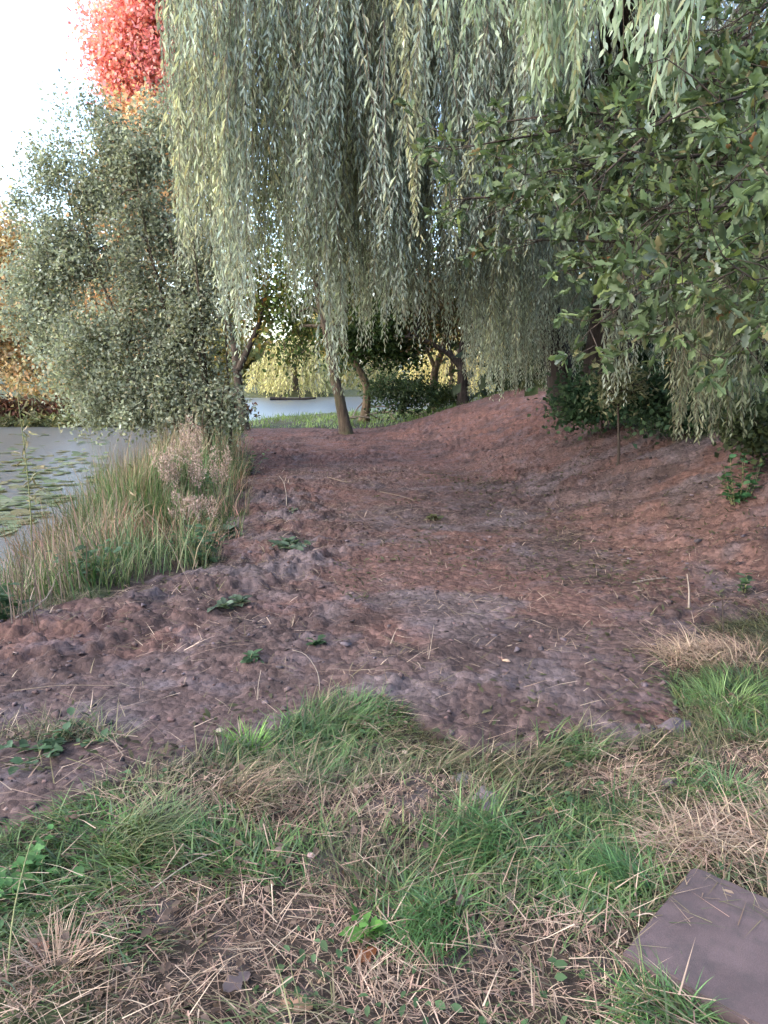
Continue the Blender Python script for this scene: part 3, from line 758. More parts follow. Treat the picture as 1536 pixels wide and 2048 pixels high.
for px, py, Y in limb_t:
    e = P(px, py, Y); s = ot[6 + rng.integers(0, 9)]
    m1 = s + (e - s) * .4 + np.array([0, 0, .25]) + rng.normal(0, .12, 3); m2 = s + (e - s) * .75 + rng.normal(0, .10, 3) + np.array([0, 0, .1])
    pts = catmull([s, m1, m2, e], 22); V, Fm = tube_tri(pts - OB, np.linspace(.035, .003, 22), 6, .1, 3); br.add(V, Fm)
    for k in range(6, 22):
        for _ in range(2 if k > 8 else 1):
            a = pts[k]; d = norm(norm(pts[k] - pts[k - 1]) * .7 + rng.normal(0, .75, 3)); L = .14 + .26 * rng.random()
            b = a + d * L; twig(a, b, .0035, 5)
            if rng.random() < .45: twig(a + d * L * .5, a + d * L * .5 + norm(d + rng.normal(0, .7, 3)) * L * .6, .0025, 4)
br.build('branches', M_BARK, root, True)
pos = np.array(pos); ax = np.array(ax); n = len(pos); cr = MB(); s = .6 + .6 * rng.random(n)
keep = (pos[:, 1] > 2.0)
nrm = norm(rng.standard_normal((n, 3)) * .8 + np.array([0, -.25, .9]))
c = pal(n, [((.072, .105, .046), 3), ((.092, .128, .060), 3), ((.125, .165, .098), 1.8), ((.13, .165, .05), 1), ((.048, .070, .032), 1.8), ((.18, .21, .18), .6), ((.14, .12, .06), .6), ((.20, .10, .045), .06)], .2)
leaves(cr, (pos - OB)[keep], ax[keep], nrm[keep], (.082 * s)[keep], (.064 * s)[keep], c[keep], T_OAK)
cr.build('crown', M_OAK, root)

# ------------------------------------------------------------------ the grey sallow by the pond
SB = base(415, 12.4)
def shoot(*pp): return [P(*p) for p in pp]
stems = [(shoot((400, 935, 12.3), (385, 850, 12.4), (350, 700, 12.5), (300, 500, 12.6), (270, 330, 12.7)), .035),
         (shoot((430, 930, 12.5), (425, 850, 12.5), (410, 720, 12.5), (395, 560, 12.5), (380, 430, 12.6)), .03),
         (shoot((455, 925, 12.6), (462, 850, 12.6), (455, 740, 12.6), (450, 620, 12.6)), .028),
         (shoot((390, 940, 12.2), (350, 850, 12.4), (280, 720, 12.6), (200, 560, 12.8), (160, 420, 12.9)), .035),
         (shoot((385, 940, 12.3), (320, 860, 12.6), (220, 760, 12.9), (120, 640, 13.1), (70, 520, 13.2)), .032),
         (shoot((410, 935, 12.7), (370, 820, 12.9), (330, 600, 13.1), (230, 330, 13.3), (190, 230, 13.3)), .035),
         (shoot((200, 400, 13.2), (150, 310, 13.3), (125, 215, 13.3)), .006), (shoot((160, 450, 13.2), (100, 380, 13.3), (70, 290, 13.3)), .006),
         (shoot((230, 350, 13.2), (200, 260, 13.3), (185, 170, 13.3)), .006), (shoot((110, 520, 13.2), (55, 430, 13.3), (15, 330, 13.3)), .006), (shoot((100, 500, 13.3), (60, 400, 13.3), (40, 340, 13.4)), .008),
         (shoot((440, 930, 12.2), (440, 840, 12.2), (450, 760, 12.1)), .018), (shoot((420, 940, 12.1), (405, 850, 12), (415, 790, 12)), .016)]
blobs = [B(270, 500, 13, 120, 110, 110), B(150, 510, 13.2, 75, 60, 70), B(190, 370, 13.2, 80, 60, 70), B(290, 340, 13, 70, 80, 70), B(400, 560, 13, 60, 120, 60), B(300, 660, 12.8, 120, 110, 100), B(180, 680, 12.7, 75, 90, 70), B(90, 640, 13.2, 70, 80, 60), B(235, 280, 13.2, 40, 60, 40), B(330, 250, 13.2, 40, 60, 40), B(160, 760, 13, 70, 50, 50), B(55, 560, 13.3, 40, 40, 40),
         B(110, 470, 13.3, 60, 90, 60), B(380, 690, 12.6, 80, 130, 70), B(260, 790, 12.5, 120, 50, 60), B(190, 240, 13.3, 16, 70, 16), B(135, 260, 13.3, 14, 60, 14), B(82, 340, 13.3, 14, 60, 14), B(40, 410, 13.3, 14, 50, 14), B(120, 330, 13.3, 40, 40, 30), B(320, 830, 12.4, 90, 40, 50), B(430, 810, 12.4, 45, 60, 40), B(200, 815, 12.8, 60, 30, 40)]
SAL = [((.26, .285, .215), 3), ((.21, .235, .165), 3), ((.32, .345, .27), 1.6), ((.27, .245, .165), 1.1), ((.16, .18, .13), .6)]
make_tree('sallow_bush', 'big grey leaved sallow bush at the left between track and pond', 'bush',
          [SB, *shoot((418, 850, 12.4), (405, 740, 12.4), (370, 600, 12.6), (330, 440, 12.8))], .04, blobs, 620, 66000, .15, .066, .040, SAL, M_BARK_GREEN, M_LEAF,
          stems=stems, limbs=50, twig=.006, shell=.42, limb_from=.3, droop=.2)

# ------------------------------------------------------------------ foreground grass and cut straw
def zat(x, y): return ground_h(np.asarray(x, float), np.asarray(y, float))
def gpt(px, py): return G(px, py)
def spread(n, x0, x1, y0, y1): return rng.uniform(x0, x1, n), rng.uniform(y0, y1, n)
GREEN_P = [(620, 1480, .30, .16), (760, 1430, .22, .10), (480, 1500, .25, .10), (250, 1680, .34, .16), (60, 1740, .28, .20), (160, 1790, .3, .15), (870, 1830, .24, .14), (960, 1690, .34, .12), (1100, 1790, .30, .16), (1250, 1760, .22, .15),
           (1450, 1400, .30, .14), (1530, 1440, .3, .14), (1430, 1590, .18, .09), (1190, 1640, .25, .08), (1330, 2030, .16, .08), (560, 1730, .2, .1), (120, 1640, .25, .08), (1130, 1500, .16, .06), (20, 1900, .2, .12), (380, 1720, .2, .12), (1060, 1700, .2, .1)]
STRAW_P = [(90, 1960, .22, .13), (330, 1960, .3, .13), (560, 1830, .30, .13), (650, 1900, .3, .15), (470, 1600, .26, .10), (560, 1640, .2, .1), (860, 1590, .26, .10), (740, 1620, .3, .12), (1480, 1680, .24, .16), (1400, 1640, .2, .1), (1440, 1300, .30, .15), (1500, 1520, .2, .08), (1150, 1890, .25, .12), (900, 1960, .5, .14), (1200, 1560, .3, .1), (1270, 1540, .2, .08), (300, 1830, .25, .1), (1480, 1560, .2, .08), (760, 1950, .25, .12), (500, 1960, .25, .12), (1180, 1980, .2, .12), (1360, 1340, .2, .1)]
GP = [(*gpt(a, b)[:2], c, d) for a, b, c, d in GREEN_P]; SP = [(*gpt(a, b)[:2], c, d) for a, b, c, d in STRAW_P]
def field(x, y, L):
    f = np.zeros(len(x))
    for cx, cy_, rx, ry in L: f = np.maximum(f, np.exp(-(((x - cx) / rx) ** 2 + ((y - cy_) / (ry * 1.7)) ** 2)))
    return f
def in_slab(x, y): return SLAB_IN(x, y)
# flat slab in the bottom right corner
s0 = gpt(1385, 1765); s1 = gpt(1243, 1930); s2 = gpt(1560, 1812)
SU = float(np.linalg.norm((s1 - s0)[:2])); e1 = (s1 - s0)[:2]; e1 = e1 / np.linalg.norm(e1); e2 = np.array([-e1[1], e1[0]]);
if np.dot(e2, (s2 - s0)[:2]) < 0: e2 = -e2
SZ = .62
def SLAB_IN(x, y):
    u = (x - s0[0]) * e1[0] + (y - s0[1]) * e1[1]; v = (x - s0[0]) * e2[0] + (y - s0[1]) * e2[1]
    return (u > -.01) & (u < SU) & (v > -.01) & (v < SZ)

GCOL = [((.062, .122, .032), 3), ((.046, .094, .029), 3), ((.098, .152, .052), 1.5), ((.12, .128, .046), 1.5), ((.075, .115, .06), 1.6)]
OCOL = [((.105, .105, .048), 3), ((.14, .115, .066), 2), ((.064, .088, .034), 3), ((.19, .15, .095), 1.2), ((.065, .047, .034), 1.0)]
SCOL = [((.27, .19, .132), 3), ((.36, .27, .195), 2), ((.19, .125, .09), 2.2), ((.25, .16, .124), 2.2), ((.12, .08, .06), 1.2)]
x, y = spread(230000, -3.2, 3.4, 1.15, 5.2)
k = (np.abs(x) < .62 + .60 * y) & (mud_mask(x, y) < .55) & ~in_slab(x, y) & (x > -2.6) & (x < np.interp(y, [1, 4, 5.2], [3, 3.2, 2.6]))
x, y = x[k], y[k]; n = len(x)
g = field(x, y, GP); s = field(x, y, SP) ; nz = fbm(x * 3, y * 3, 3, 201) - .5
nz2 = fbm(x * 9, y * 9, 2, 203) - .5
sc_g = g * .8 + nz * .5 + nz2 * .6 + rng.normal(0, .16, n); sc_s = s * .95 - nz * .4 - nz2 * .4 + rng.normal(0, .16, n)
kind = np.where(sc_g > np.maximum(sc_s, .36), 0, np.where(sc_s > .52, 2, 1))
keep = np.where(kind == 0, True, np.where(kind == 1, rng.random(n) < .62, rng.random(n) < .95))
x, y, kind, g = x[keep], y[keep], kind[keep], g[keep]; n = len(x)
flow = fbm(x * 1.0 + 7, y * 1.0, 2, 207) * 9 - 2.2             # the grass lies in swathes
z = zat(x, y) - .004
tuft = sstep(.45, .75, fbm(x * 4.5, y * 4.5, 2, 211))
def lay(mask, lmin, lmax, w, a0, a1, cols, jitter, mat, name, label, S=3):
    m = np.where(mask)[0]; N = len(m); mb = MB()
    h = flow[m] + rng.normal(0, jitter, N)
    L = (lmin + (lmax - lmin) * rng.random(N) ** 1.4) * (.7 + .6 * tuft[m])
    base_ = np.stack([x[m], y[m], z[m]], 1)
    A0 = np.clip(rng.normal(a0[0], a0[1], N), -.2, 1.5); A1 = np.clip(rng.normal(a1[0], a1[1], N), .2, 2.1)
    tn = (.55 + .9 * fbm(x[m] * 4, y[m] * 4, 3, 215))[:, None]
    blades(mb, base_, h, L, w * (.7 + .6 * rng.random(N)), A0, A1, np.clip(pal(N, cols, .2) * tn, .01, .8), S)
    o = mb.build(name, mat); return tag(o, label, kind='stuff')
lay(kind == 0, .06, .19, .0058, (.92, .35), (1.66, .25), GCOL, 1.2, M_GRASS, 'grass', 'lush green grass in the foreground swathes')
lay(kind == 1, .07, .25, .0048, (1.0, .3), (1.62, .2), OCOL, .9, M_GRASS, 'matted_grass', 'matted olive and tan grass flattened on the ground')
lay(kind == 2, .025, .12, .0036, (1.05, .35), (1.75, .4), SCOL, 1.6, M_STRAW, 'straw', 'dry cut straw lying over the foreground')
# loose straw thrown over grass and mud
def loose(N, x, y, lmin, lmax, w, cols, lift, name, label, mat):
    mb = MB(); z = zat(x, y) + .008 + lift * rng.random(len(x)); N = len(x)
    blades(mb, np.stack([x, y, z], 1), rng.random(N) * 6.28, rng.uniform(lmin, lmax, N), w * (.6 + .8 * rng.random(N)), rng.normal(1.42, .13, N), rng.normal(1.6, .2, N), pal(N, cols, .22), 2)
    return tag(mb.build(name, mat), label, kind='stuff')
x1, y1 = spread(7000, -2.4, 2.8, 1.2, 3.6); f = field(x1, y1, SP); k = (np.abs(x1) < .62 + .6 * y1) & (rng.random(len(x1)) < .38 + .6 * f) & (mud_mask(x1, y1) < .7) & ~in_slab(x1, y1)
loose(0, x1[k], y1[k], .05, .22, .0034, SCOL + [((.36, .28, .20), 2.0)], .06, 'loose_straw', 'pale stalks strewn on top of the grass', M_STRAW)
x1, y1 = spread(22000, -3.6, 3.6, 2.4, 13); dens = .16 + .6 * (sstep(.48, .62, fbm(x1 * 1.4, y1 * 1.4, 3, 231))) + .5 * sstep(.6, 1, x1 / 2.2) * (y1 < 8)
k = (mud_mask(x1, y1) > .35) & (rng.random(len(x1)) < dens * 1.0)
loose(0, x1[k], y1[k], .04, .24, .0052, [((.20, .14, .105), 3), ((.11, .07, .052), 2.4), ((.33, .25, .19), 2), ((.09, .08, .038), 2.2)], .03, 'straw_on_mud', 'bits of straw and root trodden into the mud', M_STRAW)
# torn green shreds on the mud, right of the track
x1, y1 = spread(22000, -2.6, 3.2, 2.8, 12); dens = sstep(.56, .68, fbm(x1 * 1.1 + 3, y1 * 1.1, 3, 241)) * .5 + .25 * np.exp(-((x1 - np.interp(y1, TOE_Y, TOE_X) + .3) / .5) ** 2)
k = (mud_mask(x1, y1) > .4) & (rng.random(len(x1)) < dens); x1, y1 = x1[k], y1[k]; N = len(x1); mb = MB()
a, b_ = leaf_dirs(N); a[:, 2] = np.abs(a[:, 2]) * .35; s_ = .5 + rng.random(N)
leaves(mb, np.stack([x1, y1, zat(x1, y1) + .006], 1), a, np.tile([0, 0, 1.], (N, 1)) + rng.normal(0, .4, (N, 3)), .042 * s_, .014 * s_, pal(N, [((.055, .06, .03), 3), ((.08, .075, .04), 2), ((.045, .035, .025), 2)], .2), T_LANCE)
tag(mb.build('torn_leaves', M_LEAF), 'torn green and brown leaf shreds trodden into the mud', kind='stuff')

# dead leaves and clover bits down among the straw
x1, y1 = spread(5200, -2.3, 2.6, 1.2, 3.7); k = (np.abs(x1) < .62 + .6 * y1) & (mud_mask(x1, y1) < .6) & ~in_slab(x1, y1); x1, y1 = x1[k], y1[k]; N = len(x1); mb = MB()
a, b_ = leaf_dirs(N); a[:, 2] = a[:, 2] * .4; s_ = .4 + .8 * rng.random(N); gk = fbm(x1 * 2.5, y1 * 2.5, 2, 245) > .52
cl_ = np.where(gk[:, None], pal(N, [((.05, .095, .04), 3), ((.07, .12, .055), 2)], .2), pal(N, [((.12, .08, .06), 3), ((.16, .115, .09), 2), ((.07, .048, .038), 2)], .2))
leaves(mb, np.stack([x1, y1, zat(x1, y1) + .01 + .03 * rng.random(N)], 1), a, np.tile([0, 0, 1.], (N, 1)) + rng.normal(0, .45, (N, 3)), .034 * s_, .022 * s_, cl_, T_OVAL)
tag(mb.build('leaf_litter', M_LEAF), 'small dead leaves and clover bits among the foreground straw', kind='stuff')

# clods of earth
def ico(sub):
    import bmesh
    bm = bmesh.new(); bmesh.ops.create_icosphere(bm, subdivisions=sub, radius=1); bm.verts.ensure_lookup_table()
    V = np.array([v.co[:] for v in bm.verts]); Fm = np.array([[v.index for v in f_.verts] for f_ in bm.faces]); bm.free(); return V, Fm
ICO1, ICO2, ICO3 = ico(1), ico(2), ico(3)
def lump(V, seed, amp=.45):
    r = 1 + amp * (2 * vnoise(V[:, 0] * 1.7 + seed * 3.1, V[:, 1] * 1.7 + V[:, 2] * 2.3 + seed, seed) - 1) + amp * .5 * (2 * vnoise(V[:, 2] * 3.7 + seed, V[:, 0] * 3.3 - V[:, 1] * 2.9, seed + 5) - 1)
    return V * r[:, None]
M_CLOD = plain_mat('mud_clod', (.75, .72, .7), (1.15, 1.12, 1.1), 40, .75, .6, .02, True)
mb = MB(); x1, y1 = spread(60000, -3.6, 4.0, 2.4, 19)
dens = np.clip(.35 * sstep(.42, .62, fbm(x1 * 1.6, y1 * 1.6, 3, 251)) * np.clip(6 / y1, .25, 1.0) + .3 * np.exp(-((x1 - np.interp(y1, E_Y, E_X) - .35) / .35) ** 2) + .22 * (x1 > np.interp(y1, TOE_Y, TOE_X)), 0, 1)
k = (mud_mask(x1, y1) > .5) & (rng.random(len(x1)) < dens * .6); x1, y1 = x1[k], y1[k]; zz = zat(x1, y1); N = len(x1)
cc = pal(N, [((.060, .040, .041), 3), ((.070, .041, .037), 2), ((.09, .073, .084), 1.2), ((.034, .024, .023), 1.5), ((.12, .085, .075), .6)], .35)
for i_ in range(N):
    r = .004 + .016 * rng.random() ** 3 + (.016 * rng.random() if rng.random() < .025 else 0); V0, F0 = ICO1
    V = lump(V0, i_ % 97, .75); a = rng.random() * 6.28; R = np.array([[cos(a), -sin(a), 0], [sin(a), cos(a), 0], [0, 0, 1]])
    V = (V * np.array([r * (1 + .6 * rng.random()), r, r * .6])) @ R.T + np.array([x1[i_], y1[i_], zz[i_] + r * .15]); mb.add(V, F0, cc[i_])
tag(mb.build('mud_clods', M_CLOD, None, False), 'loose dull brown clods of earth on the track', kind='stuff')

# ------------------------------------------------------------------ left verge between mud and pond
TCOL = [((.065, .098, .04), 3), ((.048, .075, .033), 2.2), ((.11, .105, .058), 1.6), ((.18, .135, .09), 2.4), ((.25, .185, .135), 1.6)]
def verge(n, x0, x1_, y0, y1_, lm, lx, w, cols, cond, name, label, mat, a1=(.8, .4), S=3):
    x, y = spread(n, x0, x1_, y0, y1_); E = np.interp(y, E_Y, E_X); sd = sdf_pond(x, y)
    k = cond(x, y, E, sd); x, y = x[k], y[k]; N = len(x); mb = MB()
    t_ = fbm(x * 1.6, y * 1.6, 3, 261); L = rng.uniform(lm, lx, N) * (.26 + .85 * sstep(.25, .75, t_)) * (.7 + .6 * fbm(x * 4, y * 4, 2, 263))
    L = L * (1 + .55 * np.exp(-(((x + 2.9) / 1.1) ** 2 + ((y - 8.8) / 2.8) ** 2)))
    cl = np.array([1.0, 1, 1]) * (.75 + .6 * fbm(x * 2.2 + 3, y * 2.2, 2, 271))[:, None]; pt = sstep(.45, .58, fbm(x * 1.3 + 9, y * 1.3, 3, 273))[:, None]
    if len(cols) > 4: cl = cl * ((1 - pt) * np.array([.62, .92, .6]) + pt * np.array([1.7, 1.2, 1.35]))
    blades(mb, np.stack([x, y, zat(x, y) - .02], 1), fbm(x * .8, y * .8, 2, 281) * 10 + rng.normal(0, .9, N), L, w * (.7 + .6 * rng.random(N)), rng.normal(.12, .12, N), np.where(rng.random(N) < .25, rng.uniform(1.2, 2.3, N), rng.normal(a1[0], a1[1], N)), np.clip(pal(N, cols, .2) * cl, .01, .8), S)
    return tag(mb.build(name, mat), label, kind='stuff')
verge(22000, -4.8, -1.1, 4.6, 15, .26, .66, .0085, TCOL, lambda x, y, E, sd: (x < E - .05 + .15 * rng.standard_normal(len(x))) & (sd > .15) & (mud_mask(x, y) < .5) , 'tall_grass', 'tall mixed green and dry grass on the verge beside the pond', M_GRASS)
verge(9000, -4.2, -1.2, 8, 13, .35, .75, .009, [((.10, .17, .06), 3), ((.075, .13, .045), 2)], lambda x, y, E, sd: (((x + 2.9) / .75) ** 2 + ((y - 9.6) / 1.5) ** 2 < 1) & (sd > .1), 'green_sedge', 'bright green sedge in the middle of the left verge', M_GRASS, (.5, .3))
verge(11000, -5.0, -1.8, 8.3, 19, .5, .9, .011, [((.24, .18, .115), 3), ((.18, .13, .08), 2), ((.31, .24, .16), 1)], lambda x, y, E, sd: (x < E - .35) & (sd > .05) & (sd < 1.9) & (fbm(x * 1.2 + 4, y * 1.2, 2, 283) > .42), 'dry_reeds', 'dry tan reeds along the pond edge behind the green sedge', M_STRAW, (.45, .25))
verge(1100, -3.6, -2.0, 4.3, 6.6, .4, .85, .008, [((.19, .13, .105), 3), ((.14, .095, .075), 2), ((.25, .19, .15), 1), ((.08, .09, .045), .8)], lambda x, y, E, sd: (x < np.interp(y, [4.3, 5.2, 6.6], [-2.1, -2.15, -2.3])) & (sd > .1) & (y > 4.5), 'dead_stalks', 'dead pinkish brown stalks standing at the left edge', M_STRAW, (.5, .4))
verge(5000, -5.4, -2.4, 13, 22, .3, .7, .014, TCOL, lambda x, y, E, sd: (x < E - .1) & (sd > .2), 'rough_grass', 'rough grass under the sallow bush', M_GRASS)
verge(16000, -8, 12, 21.5, 33, .12, .30, .022, [((.12, .19, .05), 3), ((.16, .22, .06), 2), ((.10, .14, .05), 1)], lambda x, y, E, sd: (mud_mask(x, y) < .3) & (sd > .5), 'lawn', 'short green grass beyond the end of the track', M_GRASS)
verge(16000, 1.5, 9, 6, 24, .10, .30, .014, [((.08, .12, .035), 3), ((.11, .15, .05), 2), ((.15, .14, .06), 1)], lambda x, y, E, sd: (mud_mask(x, y) < .45) & (x > np.interp(y, R_Y, R_X) - .6), 'bank_grass', 'dark grass along the top of the right bank', M_GRASS)

# ------------------------------------------------------------------ single plants, tussocks and small things
def tussock(px, py, label, n, lm, lx, w, cols, a1=1.2, lean=None, name='grass_tuft', group=None, r=.05, mat=None):
    b = G(px, py); mb = MB(); a = rng.random(n) * 6.28; q = np.sqrt(rng.random(n)) * r
    bx, by = b[0] + np.cos(a) * q, b[1] + np.sin(a) * q; bz = zat(bx, by) - b[2] - .01
    h = a + rng.normal(0, .4, n) if lean is None else lean + rng.normal(0, .55, n)
    blades(mb, np.stack([bx - b[0], by - b[1], bz], 1), h, .8 * rng.uniform(lm, lx, n), w * .8, np.abs(rng.normal(.5, .3, n)), rng.normal(a1 + .25, .3, n), pal(n, cols, .2), 4)
    root = mb.build(name, mat or M_GRASS); root.location = b
    return tag(root, label, 'grass tuft', group)
BRI = [((.062, .135, .04), 3), ((.046, .10, .036), 2), ((.09, .155, .058), 1)]
tussock(880, 1840, 'arching bright green grass tuft in the bottom middle of the grass', 230, .12, .30, .006, BRI, 1.6, 4.2, r=.10)
tussock(1265, 1770, 'bright green grass tuft beside the corner of the slab', 260, .12, .26, .006, BRI, 1.2, 2.6, r=.08)
tussock(1450, 1590, 'dark green tuft among straw near the right edge', 140, .10, .22, .006, [((.07, .13, .05), 3), ((.05, .10, .04), 2)], 1.3)
tussock(980, 1690, 'swept over green grass tuft below the grey mud lump', 260, .15, .34, .0065, BRI, 1.6, 3.6, r=.12)
tussock(500, 1500, 'vivid green tuft at the edge of the mud', 130, .10, .22, .007, [((.14, .27, .05), 3), ((.09, .18, .04), 2)], 1.0, r=.05)
tussock(700, 1430, 'dense green tuft on the edge where grass meets the track', 240, .09, .20, .006, BRI, 1.2, r=.14)
tussock(270, 1680, 'yellowish green tuft swept to the right, by the left mud', 260, .15, .36, .006, [((.10, .125, .05), 3), ((.075, .115, .042), 2), ((.15, .13, .075), 1)], 1.5, -.3, r=.12)
tussock(480, 1600, 'tan tuft of long bent grass above the cut straw', 240, .16, .36, .005, SCOL + OCOL, 1.5, -.5, r=.12, mat=M_STRAW)
tussock(1340, 2030, 'green tuft growing against the near side of the slab', 120, .07, .16, .006, BRI, 1.0, r=.06)
tussock(1450, 1410, 'green tuft with pale blades at the right edge below the straw heap', 240, .14, .30, .006, [((.15, .22, .08), 3), ((.10, .17, .05), 2)], 1.3, r=.14)
tussock(110, 1940, 'pinkish brown dead tuft in the bottom left corner', 170, .10, .22, .005, SCOL, 1.1, r=.09, mat=M_STRAW)

def heap(px, py, label, n, r, hgt):                                  # raked up straw
    b = G(px, py); mb = MB(); a = rng.random(n) * 6.28; q = np.sqrt(rng.random(n)) * r; t_ = rng.random(n)
    pos = np.stack([np.cos(a) * q * 1.4, np.sin(a) * q * .7, hgt * np.clip(1 - (q / r) ** 2, 0, 1) * t_], 1)
    blades(mb, pos, rng.normal(2.4, 1.1, n), rng.uniform(.10, .34, n), .0042, rng.normal(1.1, .25, n), rng.normal(1.9, .25, n), pal(n, SCOL + [((.36, .28, .18), 2)], .2), 3)
    o = mb.build('straw_heap', M_STRAW); o.location = b; return tag(o, label, 'straw')
heap(1420, 1320, 'heap of pale straw on the mud at the foot of the bank', 700, .22, .10)
heap(1480, 1700, 'thick pile of coarse straw stalks just above the slab', 520, .22, .05)

def weed(name, label, cat, px, py, n, hgt, ll, lw, cols, tmpl=T_OVAL, spread_=.12, up=.7, mat=None, Y=None, stems=None):
    b = G(px, py) if Y is None else P(px, py, Y); root = empty(name, b, label, cat); lf, st = MB(), MB(); pos, ax = [], []
    for k in range(stems or max(3, n // 9)):
        a = rng.random() * 6.28; e = np.array([cos(a) * spread_ * rng.random(), sin(a) * spread_ * rng.random(), hgt * (.5 + .6 * rng.random())]); s = e * np.array([.35, .35, 0])
        pts = catmull([s, (s + e) / 2 + rng.normal(0, .02, 3) * hgt, e], 7); V, Fm = tube_tri(pts, np.linspace(.004, .0015, 7), 4); st.add(V, Fm)
        m = n // (stems or max(3, n // 9))
        for j in range(m):
            p = pts[min(6, 1 + int(6 * j / m))]; pos.append(p + rng.normal(0, .006, 3)); ax.append(norm(np.array([cos(j * 2.4 + a), sin(j * 2.4 + a), up * rng.random() - .15])))
    pos, ax = np.array(pos), np.array(ax); s = .6 + .7 * rng.random(len(pos))
    leaves(lf, pos, ax, np.tile([0, 0, 1.], (len(pos), 1)) + rng.normal(0, .3, (len(pos), 3)), ll * s, lw * s, pal(len(pos), cols, .2), tmpl)
    lf.build('leaves', mat or M_LEAF, root); tag(st.build('stems', M_STEM, root), kind='stuff'); return root
DG = [((.045, .085, .038), 3), ((.065, .11, .06), 2), ((.035, .062, .03), 2)]; GG = [((.085, .12, .08), 3), ((.062, .095, .055), 2), ((.12, .15, .11), 1)]
weed('broadleaf_weed', 'low grey green weed pressed into the mud near the left verge', 'weed', 578, 1095, 70, .06, .09, .055, GG, spread_=.22)
weed('broadleaf_weed', 'small green weed patch in the mud below the white upright twig', 'weed', 570, 1030, 60, .05, .10, .06, GG, spread_=.30)
weed('broadleaf_weed', 'torn green leaves on the mud ridge left of the track', 'weed', 470, 1215, 46, .05, .075, .045, GG, spread_=.16)
weed('broadleaf_weed', 'flattened green sprig on the mud in front of the grey clay', 'weed', 500, 1325, 24, .05, .06, .035, DG, spread_=.09)
weed('broadleaf_weed', 'little olive weed lying on the mud in the middle left', 'weed', 640, 1290, 20, .05, .06, .03, DG, spread_=.08)
weed('broadleaf_weed', 'dark leafy weeds at the left edge of the mud above the grass', 'weed', 110, 1490, 110, .05, .05, .035, DG, spread_=.30)
weed('broadleaf_weed', 'clover like green leaves in the bottom left grass', 'weed', 60, 1760, 160, .07, .035, .03, [((.07, .16, .05), 3), ((.10, .20, .07), 2)], spread_=.24)
weed('broadleaf_weed', 'bright lime green seedling in the straw at bottom centre', 'weed', 732, 1880, 22, .05, .06, .03, [((.085, .19, .04), 3), ((.065, .15, .035), 2)], spread_=.035, up=1.2)
weed('broadleaf_weed', 'dark weed clump in the mud in the middle of the track', 'weed', 868, 1040, 30, .05, .07, .035, [((.07, .08, .035), 3), ((.10, .10, .05), 2)], spread_=.14)
weed('broadleaf_weed', 'pair of wide pale leaves at the edge of the left verge', 'weed', 455, 1075, 26, .12, .12, .09, GG, spread_=.12)
weed('bramble_sprig', 'dark green leafy sprig growing from the bank at the right edge', 'weed', 1478, 1010, 120, .42, .085, .055, [((.04, .10, .04), 3), ((.06, .14, .06), 2)], spread_=.20, stems=9)
weed('bramble_sprig', 'small green sprig at the foot of the bank by the right edge', 'weed', 1488, 1185, 26, .12, .06, .035, DG, spread_=.08)
weed('willowherb', 'green leafy weed beside the mud at the end of the left verge', 'weed', 428, 1010, 130, .42, .08, .03, DG, T_LANCE, .22, stems=12)
weed('willowherb', 'dark green weeds at the foot of the sallow by the track', 'weed', 495, 950, 90, .38, .10, .045, DG, T_LANCE, .35, stems=10)
weed('nettle_clump', 'deep green nettles under the tall grass at the verge corner', 'weed', 400, 1130, 120, .35, .085, .045, DG, T_LANCE, .30, stems=14)
weed('nettle_clump', 'nettles among the dead stalks low on the left', 'weed', 190, 1165, 130, .28, .085, .045, DG, T_LANCE, .35, stems=14)
weed('nettle_clump', 'leafy green clump at the left edge below the dead stalks', 'weed', 10, 1240, 70, .2, .08, .05, DG, T_OVAL, .2, stems=8)
def bush(name, label, px, py, Y, rx, ry, ncl, n, sig, ll, lw, cols, mat=M_LEAF):
    bl = [B(px, py, Y, rx, ry)]; b0 = base(px, Y)
    return make_tree(name, label, 'bush', [b0, b0 + [.05, 0, .2], bl[0][0]], .02, bl, ncl, n, sig, ll, lw, cols, M_BARK, mat, limbs=10, twig=.006)
bush('bramble_bush', 'dark bramble bush between the curved and forked trunks', 805, 785, 23.5, 70, 32, 40, 2600, .18, .11, .07, [((.035, .055, .025), 3), ((.06, .085, .035), 2)])
bush('bramble_bush', 'low leafy bush at the foot of the dark trunked tree', 890, 790, 25, 60, 18, 30, 1500, .16, .11, .07, [((.05, .075, .03), 3), ((.09, .11, .04), 2)])
bush('ivy_bush', 'dark green ivy bush on the bank below the willow trunk', 1200, 800, 11.5, 90, 40, 60, 4200, .13, .075, .06, [((.03, .06, .03), 3), ((.05, .09, .04), 2), ((.08, .12, .06), .8)])
bush('ivy_bush', 'ivy covered undergrowth on the bank at the right, under hanging willow', 1370, 800, 9.6, 110, 50, 70, 5200, .13, .07, .055, [((.03, .055, .03), 3), ((.05, .085, .04), 2)])
bush('ivy_bush', 'dark shrub at the right edge where the bank meets the frame', 1520, 850, 7.4, 70, 40, 40, 2600, .10, .06, .045, [((.035, .05, .025), 3), ((.06, .075, .03), 2)])
bush('sapling_bush', 'thin twiggy sapling hanging over the bank left of the ivy', 1235, 770, 9.4, 50, 60, 40, 900, .10, .07, .028, [((.16, .16, .09), 3), ((.11, .12, .06), 2)])

